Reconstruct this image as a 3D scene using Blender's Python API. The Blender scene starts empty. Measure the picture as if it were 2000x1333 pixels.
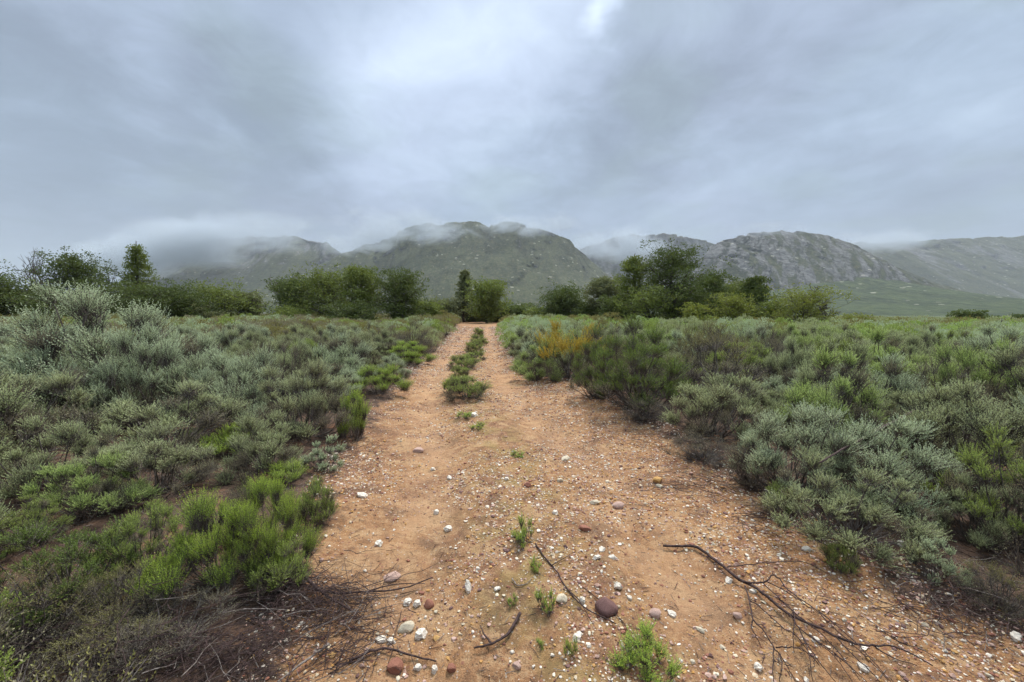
import bpy, math
import numpy as np

# ------------------------------------------------------------------ scene, camera, light
scene = bpy.context.scene
COL = scene.collection
R = math.radians
F_PX = 780.0                    # focal length in pixels of the 2000 px wide photograph
PITCH = R(4.0)
EYE = np.array([0.0, 0.0, 1.62])

cam_d = bpy.data.cameras.new('camera')
cam_d.sensor_width = 36.0
cam_d.lens = 36.0 * F_PX / 2000.0
cam_d.clip_start = 0.05
cam_d.clip_end = 30000
cam = bpy.data.objects.new('camera', cam_d)
cam.location = EYE
cam.rotation_euler = (math.pi / 2 - PITCH, 0, 0)
COL.objects.link(cam)
scene.camera = cam

scene.view_settings.view_transform = 'Standard'
scene.view_settings.look = 'None'
scene.view_settings.exposure = 0.47
scene.view_settings.gamma = 1.0
cy = scene.cycles
cy.max_bounces = 6
cy.diffuse_bounces = 3
cy.glossy_bounces = 1
cy.transmission_bounces = 2
cy.transparent_max_bounces = 8
cy.volume_bounces = 3
cy.volume_step_rate = 1.0
cy.volume_max_steps = 96
cy.use_adaptive_sampling = True
cy.adaptive_threshold = 0.02
cy.use_denoising = True
cy.caustics_reflective = False
cy.caustics_refractive = False
cy.sample_clamp_indirect = 4.0

def pix_dir(px, py):
    x = (px - 1000.0) / F_PX
    y = -(py - 666.5) / F_PX
    ca, sa = math.cos(PITCH), math.sin(PITCH)
    return np.array([x, ca + y * sa, -sa + y * ca])

def project(p):
    d = np.asarray(p, float) - EYE
    ca, sa = math.cos(PITCH), math.sin(PITCH)
    f = d[1] * ca - d[2] * sa
    u = d[1] * sa + d[2] * ca
    if f <= 0.05:
        return None
    return 1000 + F_PX * d[0] / f, 666.5 - F_PX * u / f

SUN_EL, SUN_AZ = R(58), R(25)     # high, a little to the right of the track
sun_d = bpy.data.lights.new('sun', 'SUN')
sun_d.energy = 3.3
sun_d.angle = R(14)
sun_d.color = (1.0, 0.96, 0.9)
sun = bpy.data.objects.new('sun', sun_d)
sun.rotation_euler = (math.pi / 2 - SUN_EL, 0, math.pi - SUN_AZ)
COL.objects.link(sun)


class NT:
    """small helper round a node tree"""
    def __init__(self, tree):
        self.t = tree
        self.n = tree.nodes
        self.l = tree.links
    def new(self, typ, **kw):
        n = self.n.new(typ)
        for k, v in kw.items():
            setattr(n, k, v)
        return n
    def put(self, sock, v):
        if v is None:
            return
        if isinstance(v, bpy.types.NodeSocket):
            self.l.new(v, sock)
        else:
            if sock.type == 'RGBA' and hasattr(v, '__len__') and len(v) == 3:
                v = (*v, 1.0)
            sock.default_value = v
    def math(self, op, a, b=None, c=None, clamp=False):
        n = self.new('ShaderNodeMath', operation=op)
        n.use_clamp = clamp
        for s, v in zip(n.inputs, (a, b, c)):
            self.put(s, v)
        return n.outputs[0]
    def vmath(self, op, a, b=None, scale=None):
        n = self.new('ShaderNodeVectorMath', operation=op)
        self.put(n.inputs[0], a)
        if b is not None:
            self.put(n.inputs[1], b)
        if scale is not None:
            self.put(n.inputs['Scale'], scale)
        return n.outputs['Value'] if op in ('DOT_PRODUCT', 'LENGTH', 'DISTANCE') else n.outputs[0]
    def mix(self, f, a, b, blend='MIX'):
        n = self.new('ShaderNodeMix', data_type='RGBA', blend_type=blend)
        self.put(n.inputs[0], f)
        self.put(n.inputs[6], a)
        self.put(n.inputs[7], b)
        return n.outputs[2]
    def noise(self, vec, scale, detail=4, rough=0.55, dist=0.0, out='Fac'):
        n = self.new('ShaderNodeTexNoise')
        self.put(n.inputs['Vector'], vec)
        n.inputs['Scale'].default_value = scale
        n.inputs['Detail'].default_value = detail
        n.inputs['Roughness'].default_value = rough
        n.inputs['Distortion'].default_value = dist
        return n.outputs[out]
    def remap(self, v, a, b, c=0.0, d=1.0, smooth=True):
        n = self.new('ShaderNodeMapRange')
        n.interpolation_type = 'SMOOTHSTEP' if smooth else 'LINEAR'
        for s, x in zip(n.inputs, (v, a, b, c, d)):
            self.put(s, x)
        return n.outputs[0]
    def mapping(self, vec, scale=(1, 1, 1), rot=(0, 0, 0), loc=(0, 0, 0)):
        n = self.new('ShaderNodeMapping')
        self.put(n.inputs[0], vec)
        n.inputs['Location'].default_value = loc
        n.inputs['Rotation'].default_value = rot
        n.inputs['Scale'].default_value = scale
        return n.outputs[0]


# ---- the overcast sky: a little clear Nishita sky under a bank of broken cloud
world = bpy.data.worlds.new('World')
scene.world = world
world.use_nodes = True
w = NT(world.node_tree)
w.n.clear()
geo = w.new('ShaderNodeTexCoord')
dirv = w.vmath('NORMALIZE', geo.outputs['Generated'])
sky = w.new('ShaderNodeTexSky', sky_type='NISHITA')
sky.sun_disc = False
sky.sun_elevation = SUN_EL
sky.sun_rotation = SUN_AZ
bg_clear = w.new('ShaderNodeBackground')
w.put(bg_clear.inputs[0], sky.outputs[0])
bg_clear.inputs[1].default_value = 0.1
sep = w.new('ShaderNodeSeparateXYZ')
w.put(sep.inputs[0], dirv)
dz = w.math('MAXIMUM', sep.outputs['Z'], 0.0)
# cloud ceiling seen in perspective
inv = w.math('DIVIDE', 1.0, w.math('ADD', dz, 0.22))
plane = w.vmath('SCALE', dirv, scale=inv)
warp = w.vmath('SUBTRACT', w.noise(plane, 1.5, 5, 0.58, out='Color'), (0.5, 0.5, 0.5))
wdir = w.vmath('NORMALIZE', w.vmath('ADD', dirv, w.vmath('SCALE', warp, scale=0.46)))
lobes = [(1200, 14, 1.3, 0.312), (1010, 0, 8, 0.072), (900, 120, 7, 0.090), (1000, 180, 5, 0.084), (770, 310, 6, 0.072), (830, 10, 9, 0.060), (700, 240, 4, 0.036),
         (1850, 40, 9, 0.090), (1480, 250, 4.5, 0.078), (250, 40, 6, 0.060), (1960, 200, 4, 0.072), (1120, 100, 4, 0.084), (320, 130, 4, 0.060), (1690, 200, 4.5, 0.060), (560, 60, 5, 0.036),
         (610, 160, 6.5, -0.098), (1290, 190, 7, -0.116), (1780, 300, 9, -0.082), (100, 260, 12, -0.064), (1560, 150, 5, -0.058), (420, 300, 8, -0.046),
         (620, 340, 8, -0.064), (1860, 170, 4.5, -0.058), (60, 70, 7, -0.046), (1150, 310, 7, -0.046), (1400, 80, 5, -0.023)]
acc = None
for px, py, sg, amp in lobes:
    c = pix_dir(px, py)
    c = c / np.linalg.norm(c)
    k = 1.0 / R(sg) ** 2
    v = w.math('MULTIPLY', w.math('POWER', w.math('MAXIMUM', w.vmath('DOT_PRODUCT', wdir, tuple(c)), 0.0), k), amp)
    acc = v if acc is None else w.math('ADD', acc, v)
n1 = w.math('MULTIPLY', w.math('SUBTRACT', w.noise(plane, 1.5, 6, 0.57, 0.5), 0.5), 0.46)
n2 = w.math('MULTIPLY', w.math('SUBTRACT', w.noise(plane, 4.6, 7, 0.62, 0.9), 0.5), 0.22)
fade = w.remap(dz, 0.08, 0.4, 0.3, 0.9)
lum = w.math('ADD', 0.40, w.math('ADD', acc, w.math('MULTIPLY', w.math('ADD', n1, n2), fade)))
lum = w.math('SMOOTH_MAX', lum, 0.27, 0.10)
lum = w.math('MULTIPLY', lum, w.remap(dz, 0.62, 1.0, 1.0, 4.6))          # overcast sky grows brighter to the zenith
tint = w.mix(w.remap(lum, 0.36, 0.75), (0.785, 0.985, 1.27), (0.85, 1.0, 1.16))
hue = w.remap(w.noise(plane, 1.3, 3, 0.5), 0.35, 0.68)
tint = w.mix(w.math('MULTIPLY', hue, 0.5), tint, (0.83, 0.965, 1.28))
teal = w.remap(w.noise(w.vmath('ADD', plane, (7.3, 2.1, 0.0)), 1.9, 3, 0.5), 0.5, 0.7)
tint = w.mix(w.math('MULTIPLY', teal, 0.6), tint, (0.80, 1.01, 1.17))
lum = w.math('MULTIPLY', lum, w.remap(dz, 0.0, 0.30, 0.80, 1.0))
cloud = w.vmath('SCALE', tint, scale=lum)
bg_cloud = w.new('ShaderNodeBackground')
w.put(bg_cloud.inputs[0], cloud)
bg_cloud.inputs[1].default_value = 1.0
mixs = w.new('ShaderNodeMixShader')
mixs.inputs[0].default_value = 0.95
w.l.new(bg_clear.outputs[0], mixs.inputs[1])
w.l.new(bg_cloud.outputs[0], mixs.inputs[2])
wo = w.new('ShaderNodeOutputWorld')
w.l.new(mixs.outputs[0], wo.inputs['Surface'])

# ------------------------------------------------------------------ numpy helpers
def _hash(ix, iy, iz, seed):
    h = (ix.astype(np.int64) * 374761393 + iy.astype(np.int64) * 668265263 + iz.astype(np.int64) * 2147483647 + seed * 1274126177) & 0xffffffff
    h = ((h ^ (h >> 13)) * 1274126177) & 0xffffffff
    h = ((h ^ (h >> 16)) * 2246822519) & 0xffffffff
    return ((h ^ (h >> 15)) & 0xffffff) / float(0xffffff) * 2 - 1

def vnoise(x, y, z=0.0, seed=0):
    x, y, z = np.broadcast_arrays(np.asarray(x, float), np.asarray(y, float), np.asarray(z, float))
    ix, iy, iz = np.floor(x), np.floor(y), np.floor(z)
    fx, fy, fz = x - ix, y - iy, z - iz
    s = lambda t: t * t * t * (t * (t * 6 - 15) + 10)
    ux, uy, uz = s(fx), s(fy), s(fz)
    out = 0
    for dx in (0, 1):
        for dy in (0, 1):
            for dz_ in (0, 1):
                wgt = (ux if dx else 1 - ux) * (uy if dy else 1 - uy) * (uz if dz_ else 1 - uz)
                out = out + wgt * _hash(ix + dx, iy + dy, iz + dz_, seed)
    return out

def fbm(x, y, z=0.0, octaves=4, seed=0, gain=0.5, lac=2.03):
    a, f, o = 1.0, 1.0, 0
    for i in range(octaves):
        o = o + a * vnoise(np.asarray(x) * f, np.asarray(y) * f, np.asarray(z) * f, seed + i * 17)
        a *= gain
        f *= lac
    return o

def ridged(x, y, z=0.0, octaves=4, seed=0):
    a, f, o = 1.0, 1.0, 0
    for i in range(octaves):
        o = o + a * (1 - np.abs(vnoise(np.asarray(x) * f, np.asarray(y) * f, np.asarray(z) * f, seed + i * 13)) * 2)
        a *= 0.5
        f *= 2.07
    return o

def sstep(a, b, x):
    t = np.clip((np.asarray(x, float) - a) / (b - a), 0, 1)
    return t * t * (3 - 2 * t)

def norm(v):
    return v / np.maximum(np.linalg.norm(v, axis=-1, keepdims=True), 1e-9)

def mesh_np(name, V, faces, mats, attrs=None, mat_idx=None, smooth=False):
    """faces: list of (n,k) index arrays"""
    me = bpy.data.meshes.new(name)
    V = np.asarray(V, np.float32)
    me.vertices.add(len(V))
    me.vertices.foreach_set('co', V.ravel())
    loops, starts, tot = [], [], 0
    for f in faces:
        f = np.asarray(f, np.int32)
        if len(f) == 0:
            continue
        loops.append(f.ravel())
        starts.append(tot + np.arange(len(f), dtype=np.int32) * f.shape[1])
        tot += f.size
    L = np.concatenate(loops)
    S = np.concatenate(starts)
    me.loops.add(len(L))
    me.loops.foreach_set('vertex_index', L)
    me.polygons.add(len(S))
    me.polygons.foreach_set('loop_start', S)
    for m in mats:
        me.materials.append(m)
    if mat_idx is not None:
        me.polygons.foreach_set('material_index', np.asarray(mat_idx, np.int32))
    me.polygons.foreach_set('use_smooth', np.full(len(S), bool(smooth)))
    me.update(calc_edges=True)
    me.validate()
    for k, a in (attrs or {}).items():
        at = me.attributes.new(k, 'FLOAT', 'POINT')
        at.data.foreach_set('value', np.asarray(a, np.float32))
    return me

def link(name, me, parent=None):
    o = bpy.data.objects.new(name, me)
    COL.objects.link(o)
    if parent is not None:
        o.parent = parent
    return o

def tag(o, label=None, cat=None, group=None, kind=None):
    if label:
        o['label'] = label
    if cat:
        o['category'] = cat
    if group:
        o['group'] = group
    if kind:
        o['kind'] = kind
    return o

def empty(name, loc, rz=0.0, sc=(1, 1, 1)):
    o = bpy.data.objects.new(name, None)
    o.location = loc
    o.rotation_euler = (0, 0, rz)
    o.scale = sc
    o.empty_display_size = 0.2
    COL.objects.link(o)
    return o

def leaf_quads(P, D, L, W, rng):
    """diamond leaves: P base, D unit direction, L length, W width (all (n,..))"""
    n = len(P)
    r = norm(rng.normal(size=(n, 3)))
    S = norm(np.cross(D, r))
    L = L[:, None]
    W = W[:, None]
    Nn = np.cross(S, D)
    V = np.empty((n, 4, 3))
    V[:, 0] = P
    V[:, 1] = P + D * L * 0.55 + S * W * 0.5
    V[:, 2] = P + D * L + Nn * L * 0.08
    V[:, 3] = P + D * L * 0.55 - S * W * 0.5
    return V.reshape(-1, 3), np.arange(n * 4).reshape(n, 4)

def prisms(A, B, ra, rb):
    n = len(A)
    D = norm(B - A)
    ref = np.where(np.abs(D[:, 2:3]) > 0.9, np.array([[1.0, 0, 0]]), np.array([[0, 0, 1.0]]))
    X = norm(np.cross(D, ref))
    Y = np.cross(D, X)
    V = np.empty((n, 6, 3))
    ra = np.broadcast_to(ra, (n,))[:, None]
    rb = np.broadcast_to(rb, (n,))[:, None]
    for k in range(3):
        a = k * 2 * math.pi / 3
        o = X * math.cos(a) + Y * math.sin(a)
        V[:, k] = A + o * ra
        V[:, 3 + k] = B + o * rb
    b = (np.arange(n) * 6)[:, None]
    F = np.concatenate([b + np.array([[0, 1, 4, 3]]), b + np.array([[1, 2, 5, 4]]), b + np.array([[2, 0, 3, 5]])])
    return V.reshape(-1, 3), F

def tube(pts, rad, sides=6, cap=True):
    """one continuous tube along pts"""
    pts = np.asarray(pts, float)
    n = len(pts)
    T = np.gradient(pts, axis=0)
    T = norm(T)
    ref = np.array([0.31, 0.2, 0.93])
    X = norm(np.cross(T, ref[None]))
    Y = np.cross(T, X)
    rad = np.broadcast_to(rad, (n,))
    V = []
    for k in range(sides):
        a = 2 * math.pi * k / sides
        V.append(pts + (X * math.cos(a) + Y * math.sin(a)) * rad[:, None])
    V = np.stack(V, 1).reshape(-1, 3)
    F = []
    for i in range(n - 1):
        for k in range(sides):
            k2 = (k + 1) % sides
            F.append((i * sides + k, i * sides + k2, (i + 1) * sides + k2, (i + 1) * sides + k))
    F = np.array(F)
    if cap:
        V = np.vstack([V, pts[:1], pts[-1:]])
        c0, c1 = len(V) - 2, len(V) - 1
        T3 = [(c0, (k + 1) % sides, k) for k in range(sides)] + [(c1, (n - 1) * sides + k, (n - 1) * sides + (k + 1) % sides) for k in range(sides)]
        return V, F, np.array(T3)
    return V, F, np.zeros((0, 3), int)

class Geo:
    """collects pieces of one mesh"""
    def __init__(self):
        self.V, self.F, self.A, self.n, self.mi = [], {}, {}, 0, []
        self.order = []
    def add(self, V, F, mat=0, **attrs):
        V = np.asarray(V)
        self.V.append(V)
        for k, a in attrs.items():
            self.A.setdefault(k, [])
            self.A[k].append((self.n, np.broadcast_to(np.asarray(a, float), (len(V),))))
        F = np.asarray(F)
        if len(F):
            self.order.append((F + self.n, mat))
        self.n += len(V)
    def add_tube(self, pts, rad, sides=6, mat=0, **attrs):
        V, F, T = tube(pts, rad, sides)
        n0 = self.n
        self.add(V, F, mat, **attrs)
        self.order.append((T + n0, mat))
    def build(self, name, mats, smooth=False):
        V = np.concatenate(self.V)
        A = {}
        for k, lst in self.A.items():
            v = np.zeros(len(V))
            for s, a in lst:
                v[s:s + len(a)] = a
            A[k] = v
        mi = np.concatenate([np.full(len(f), m) for f, m in self.order])
        return mesh_np(name, V, [f for f, _ in self.order], mats, A, mi, smooth)

# ------------------------------------------------------------------ materials
def base_mat(name):
    m = bpy.data.materials.new(name)
    m.use_nodes = True
    t = NT(m.node_tree)
    t.n.clear()
    out = t.new('ShaderNodeOutputMaterial')
    return m, t, out

def leaf_mat(name, cols, tip, tip_amt=0.5, transl=0.32, hue_var=0.5):
    """cols: two leaf colours picked shoot by shoot and plant by plant; tip: colour of the young growth at shoot ends"""
    m, t, out = base_mat(name)
    a = t.new('ShaderNodeAttribute', attribute_name='rnd')
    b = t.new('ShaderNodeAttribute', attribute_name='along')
    oi = t.new('ShaderNodeObjectInfo')
    f = t.math('ADD', t.math('MULTIPLY', a.outputs['Fac'], 1 - hue_var), t.math('MULTIPLY', oi.outputs['Random'], hue_var), clamp=True)
    c = t.mix(f, cols[0], cols[1])
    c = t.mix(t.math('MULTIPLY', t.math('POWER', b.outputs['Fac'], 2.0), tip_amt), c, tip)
    d = t.new('ShaderNodeBsdfDiffuse')
    tr = t.new('ShaderNodeBsdfTranslucent')
    gl = t.new('ShaderNodeBsdfGlossy')
    t.put(d.inputs['Color'], c)
    t.put(tr.inputs['Color'], c)
    gl.inputs['Roughness'].default_value = 0.5
    gl.inputs['Color'].default_value = (0.6, 0.65, 0.62, 1)
    mx = t.new('ShaderNodeMixShader')
    mx.inputs[0].default_value = transl
    t.l.new(d.outputs[0], mx.inputs[1])
    t.l.new(tr.outputs[0], mx.inputs[2])
    m2 = t.new('ShaderNodeMixShader')
    m2.inputs[0].default_value = 0.03
    t.l.new(mx.outputs[0], m2.inputs[1])
    t.l.new(gl.outputs[0], m2.inputs[2])
    t.l.new(m2.outputs[0], out.inputs['Surface'])
    return m

def bark_mat(name, c1, c2, scale=30.0):
    m, t, out = base_mat(name)
    tc = t.new('ShaderNodeTexCoord')
    v = t.mapping(tc.outputs['Object'], scale=(1, 1, 0.3))
    n = t.noise(v, scale, 5, 0.6)
    c = t.mix(t.remap(n, 0.35, 0.68), c1, c2)
    p = t.new('ShaderNodeBsdfPrincipled')
    t.put(p.inputs['Base Color'], c)
    p.inputs['Roughness'].default_value = 0.85
    p.inputs['Specular IOR Level'].default_value = 0.2
    bp = t.new('ShaderNodeBump')
    bp.inputs['Strength'].default_value = 0.6
    bp.inputs['Distance'].default_value = 0.01
    t.put(bp.inputs['Height'], n)
    t.l.new(bp.outputs[0], p.inputs['Normal'])
    t.l.new(p.outputs[0], out.inputs['Surface'])
    return m

M = {}
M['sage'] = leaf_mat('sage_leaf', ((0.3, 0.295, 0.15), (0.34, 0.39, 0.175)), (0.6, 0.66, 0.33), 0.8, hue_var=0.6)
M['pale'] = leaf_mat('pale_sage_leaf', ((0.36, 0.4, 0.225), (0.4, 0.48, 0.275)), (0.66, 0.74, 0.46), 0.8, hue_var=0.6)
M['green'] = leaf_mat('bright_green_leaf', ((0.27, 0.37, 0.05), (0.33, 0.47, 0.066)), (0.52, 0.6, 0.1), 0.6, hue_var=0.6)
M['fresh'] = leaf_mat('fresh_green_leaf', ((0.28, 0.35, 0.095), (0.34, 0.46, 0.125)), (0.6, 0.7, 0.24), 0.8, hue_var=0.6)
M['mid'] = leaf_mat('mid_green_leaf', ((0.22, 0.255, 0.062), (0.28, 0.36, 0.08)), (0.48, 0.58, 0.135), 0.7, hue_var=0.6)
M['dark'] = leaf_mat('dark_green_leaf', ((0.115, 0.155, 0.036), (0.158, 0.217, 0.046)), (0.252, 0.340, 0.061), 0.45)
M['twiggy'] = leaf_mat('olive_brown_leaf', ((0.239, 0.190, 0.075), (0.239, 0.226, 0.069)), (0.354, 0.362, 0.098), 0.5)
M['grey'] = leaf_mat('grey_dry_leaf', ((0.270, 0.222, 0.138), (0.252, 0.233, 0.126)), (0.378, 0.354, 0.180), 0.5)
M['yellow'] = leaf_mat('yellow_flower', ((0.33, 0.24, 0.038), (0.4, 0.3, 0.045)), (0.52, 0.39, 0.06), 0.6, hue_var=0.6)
M['stem'] = bark_mat('shrub_wood', (0.075, 0.056, 0.045), (0.17, 0.145, 0.125), 40)
M['bark'] = bark_mat('tree_bark', (0.05, 0.04, 0.032), (0.13, 0.11, 0.09), 6)
M['bare'] = bark_mat('bare_branch_bark', (0.10, 0.085, 0.08), (0.18, 0.16, 0.15), 6)
M['deadwood'] = bark_mat('dead_wood', (0.035, 0.022, 0.020), (0.085, 0.052, 0.045), 60)
M['driftwood'] = bark_mat('grey_dead_wood', (0.11, 0.085, 0.07), (0.27, 0.23, 0.20), 60)
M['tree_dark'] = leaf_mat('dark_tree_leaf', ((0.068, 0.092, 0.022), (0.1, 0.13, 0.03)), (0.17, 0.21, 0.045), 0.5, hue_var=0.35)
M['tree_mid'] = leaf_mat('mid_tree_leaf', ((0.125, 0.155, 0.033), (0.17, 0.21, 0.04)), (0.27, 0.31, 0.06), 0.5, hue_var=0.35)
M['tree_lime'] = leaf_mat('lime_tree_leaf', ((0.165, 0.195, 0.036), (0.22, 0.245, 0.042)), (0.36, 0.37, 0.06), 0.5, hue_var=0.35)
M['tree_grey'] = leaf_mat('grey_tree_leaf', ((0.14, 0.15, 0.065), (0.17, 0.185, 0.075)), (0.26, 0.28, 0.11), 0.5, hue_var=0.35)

# ------------------------------------------------------------------ ground and track
# edges of the bare track, read off the photograph and laid on the ground: (row, left, right)
EDGE_PX = [(1333, 560, 2120), (1150, 592, 1790), (1060, 610, 1640), (1000, 645, 1540), (930, 662, 1430), (890, 680, 1370), (850, 712, 1290), (800, 742, 1215),
           (770, 765, 1190), (752, 778, 1150), (742, 790, 1075), (715, 818, 1020), (690, 845, 995), (668, 866, 983), (650, 884, 975), (638, 893, 982), (628, 893, 990)]
def ground_flat(px, py, z=0.0):
    d = pix_dir(px, py)
    s = (z - EYE[2]) / d[2]
    return EYE + d * s
_ey = np.array([ground_flat(1000, r)[1] for r, _, _ in EDGE_PX])
_el = np.array([ground_flat(l, r)[0] for r, l, _ in EDGE_PX])
_er = np.array([ground_flat(q, r)[0] for r, _, q in EDGE_PX])
def edges_at(y):
    y = np.asarray(y, float)
    L = np.interp(y, _ey, _el)
    Rr = np.interp(y, _ey, _er)
    return L, Rr
STRIP_PX = [(1333, 1235), (1180, 1068), (1040, 1022), (890, 1008), (800, 930), (740, 912), (690, 922), (660, 930), (640, 936)]
_sy = np.array([ground_flat(1000, r)[1] for r, _ in STRIP_PX])
_sx = np.array([ground_flat(c, r)[0] for r, c in STRIP_PX])

def path_mask(x, y):
    """1 on the bare track, 0 in the scrub"""
    L, Rr = edges_at(y)
    wob = 0.16 * fbm(np.asarray(x) * 1.3, np.asarray(y) * 1.3, 0, 3, 5)
    wd = 0.22 + 0.012 * np.maximum(y, 0)
    m = sstep(-wd, wd, x - L + wob) * sstep(-wd, wd, Rr - x + wob)
    return m * (1 - sstep(72, 82, y))

def height(x, y):
    x = np.asarray(x, float)
    y = np.asarray(y, float)
    r = np.hypot(x, y)
    near = 1 - sstep(60, 200, r)
    m = path_mask(x, y)
    z = 0.05 * fbm(x * 0.35, y * 0.35, 0, 2, 3) * near
    z = z + (0.015 * fbm(x * 3.1, y * 3.1, 0, 3, 9) + 0.0065 * fbm(x * 13, y * 13, 0, 3, 19)) * near
    cx = np.interp(y, _sy, _sx)
    wheel = np.exp(-((np.abs(x - cx) - 0.85) / 0.32) ** 2)
    z = z - 0.06 * wheel * m * near
    z = z + 0.06 * (1 - m) * near
    z = z - 0.009 * np.maximum(x - 9, 0) * (1 - sstep(80, 220, r))
    z = z - 3.0 * sstep(110, 220, r)
    return z - 0.03 * near

def ground_at(px, py):
    p = ground_flat(px, py)
    for _ in range(4):
        z = float(height(p[0], p[1]))
        p = ground_flat(px, py, z)
    return p

def soil_mat():
    m, t, out = base_mat('track_soil')
    tc = t.new('ShaderNodeTexCoord')
    v = tc.outputs['Object']
    pa = t.new('ShaderNodeAttribute', attribute_name='track').outputs['Fac']
    ca = t.new('ShaderNodeAttribute', attribute_name='hump').outputs['Fac']
    big = t.noise(v, 0.55, 4, 0.6, 0.4)
    mid = t.noise(v, 2.6, 5, 0.65, 0.3)
    fine = t.noise(v, 26, 5, 0.72)
    grit = t.noise(v, 130, 3, 0.8)
    c = t.mix(t.remap(big, 0.40, 0.60), (0.328, 0.164, 0.071), (0.235, 0.114, 0.060))
    c = t.mix(t.math('MULTIPLY', t.remap(mid, 0.50, 0.62), 0.85), c, (0.421, 0.256, 0.129))
    c = t.mix(t.math('MULTIPLY', t.remap(mid, 0.47, 0.36), 0.85), c, (0.142, 0.074, 0.044))
    m2 = t.noise(v, 8.5, 5, 0.7, 0.4)
    c = t.mix(t.math('MULTIPLY', t.remap(m2, 0.50, 0.62), 0.55), c, (0.437, 0.273, 0.144))
    c = t.mix(t.math('MULTIPLY', t.remap(m2, 0.48, 0.36), 0.70), c, (0.137, 0.071, 0.041))
    c = t.mix(t.math('MULTIPLY', t.remap(fine, 0.52, 0.66), 0.60), c, (0.120, 0.066, 0.041))
    c = t.mix(t.math('MULTIPLY', t.remap(fine, 0.46, 0.36), 0.50), c, (0.491, 0.316, 0.170))
    c = t.mix(t.math('MULTIPLY', t.remap(grit, 0.55, 0.66), 0.6), c, (0.093, 0.055, 0.037))
    c = t.mix(t.math('MULTIPLY', t.remap(grit, 0.43, 0.34), 0.5), c, (0.568, 0.425, 0.267))
    # yellowish dry grass film along the hump between the wheels
    hum = t.math('MULTIPLY', ca, t.remap(t.noise(v, 3.3, 4, 0.65), 0.42, 0.62))
    c = t.mix(t.math('MULTIPLY', hum, 0.55), c, (0.273, 0.202, 0.071))
    ru = t.new('ShaderNodeAttribute', attribute_name='rut').outputs['Fac']
    ru = t.math('MULTIPLY', ru, t.remap(t.noise(v, 1.7, 5, 0.7), 0.34, 0.58))
    c = t.mix(t.math('MULTIPLY', ru, 0.55), c, (0.46, 0.275, 0.148))
    # tiny chips of quartz and dark grit lying in the soil
    for sc, thr, col in ((70, 0.11, (0.462, 0.378, 0.302)), (46, 0.13, (0.252, 0.109, 0.071)), (95, 0.2, (0.084, 0.055, 0.042))):
        vo = t.new('ShaderNodeTexVoronoi', feature='F1')
        t.put(vo.inputs['Vector'], v)
        vo.inputs['Scale'].default_value = sc
        sepc = t.new('ShaderNodeSeparateColor')
        t.put(sepc.inputs[0], vo.outputs['Color'])
        cell = t.math('LESS_THAN', sepc.outputs[0], thr)
        core = t.math('LESS_THAN', vo.outputs['Distance'], t.math('MULTIPLY', sepc.outputs[1], 0.42))
        c = t.mix(t.math('MULTIPLY', t.math('MULTIPLY', cell, core), 0.8), c, col)
    # under the scrub: dark humus with leaf litter
    lit = t.noise(v, 9, 5, 0.7)
    h = t.mix(t.remap(lit, 0.35, 0.65), (0.052, 0.034, 0.026), (0.135, 0.080, 0.052))
    h = t.mix(t.math('MULTIPLY', t.remap(mid, 0.55, 0.7), 0.6), h, (0.24, 0.115, 0.06))
    h = t.mix(t.math('MULTIPLY', t.remap(grit, 0.56, 0.66), 0.4), h, (0.22, 0.18, 0.14))
    edge = t.math('ADD', pa, t.math('MULTIPLY', t.math('SUBTRACT', t.noise(v, 4.5, 6, 0.75), 0.5), 1.6))
    c = t.mix(t.remap(edge, 0.30, 0.80), h, c)
    # far beyond the scrub field the land is green veld
    fa = t.new('ShaderNodeAttribute', attribute_name='veld').outputs['Fac']
    g = t.mix(t.remap(t.noise(v, 0.03, 6, 0.65), 0.35, 0.65), (0.050, 0.066, 0.030), (0.080, 0.098, 0.044))
    c = t.mix(fa, c, g)
    p = t.new('ShaderNodeBsdfPrincipled')
    t.put(p.inputs['Base Color'], c)
    p.inputs['Roughness'].default_value = 0.92
    p.inputs['Specular IOR Level'].default_value = 0.15
    hgt = t.math('ADD', t.math('MULTIPLY', fine, 0.7), t.math('MULTIPLY', grit, 0.35))
    bp = t.new('ShaderNodeBump')
    bp.inputs['Strength'].default_value = 0.9
    bp.inputs['Distance'].default_value = 0.03
    t.put(bp.inputs['Height'], hgt)
    t.l.new(bp.outputs[0], p.inputs['Normal'])
    t.l.new(p.outputs[0], out.inputs['Surface'])
    return m
M['soil'] = soil_mat()

def build_ground():
    radii = np.concatenate([[0.0], 0.35 * np.exp(np.arange(0, 830) * 0.0119)])
    radii = radii[radii < 6500]
    front = np.linspace(R(15), R(165), 290)
    back = np.linspace(R(165), R(375), 42)[1:-1]
    th = np.concatenate([front, back])
    nr, nt = len(radii), len(th)
    rr, tt = np.meshgrid(radii, th, indexing='ij')
    x, y = rr * np.cos(tt), rr * np.sin(tt)
    z = height(x, y)
    V = np.stack([x, y, z], -1).reshape(-1, 3)
    i = np.arange(nr - 1)[:, None]
    j = np.arange(nt)[None, :]
    j2 = (j + 1) % nt
    Fq = np.stack(np.broadcast_arrays(i * nt + j, (i + 1) * nt + j, (i + 1) * nt + j2, i * nt + j2), -1).reshape(-1, 4)
    xs, ys = V[:, 0], V[:, 1]
    cx = np.interp(ys, _sy, _sx)
    me = mesh_np('ground', V, [Fq], [M['soil']], {'track': path_mask(xs, ys), 'hump': np.exp(-((xs - cx) / 0.45) ** 2), 'rut': np.exp(-((np.abs(xs - cx + 0.06 * fbm(xs * 0.8, ys * 0.8, 0, 2, 4)) - 0.88) / 0.30) ** 2),
                                                   'veld': sstep(110, 170, np.hypot(xs, ys))}, smooth=True)
    o = link('ground', me)
    tag(o, 'stony orange earth track through dark scrub soil running to the horizon', kind='structure')
build_ground()

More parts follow.
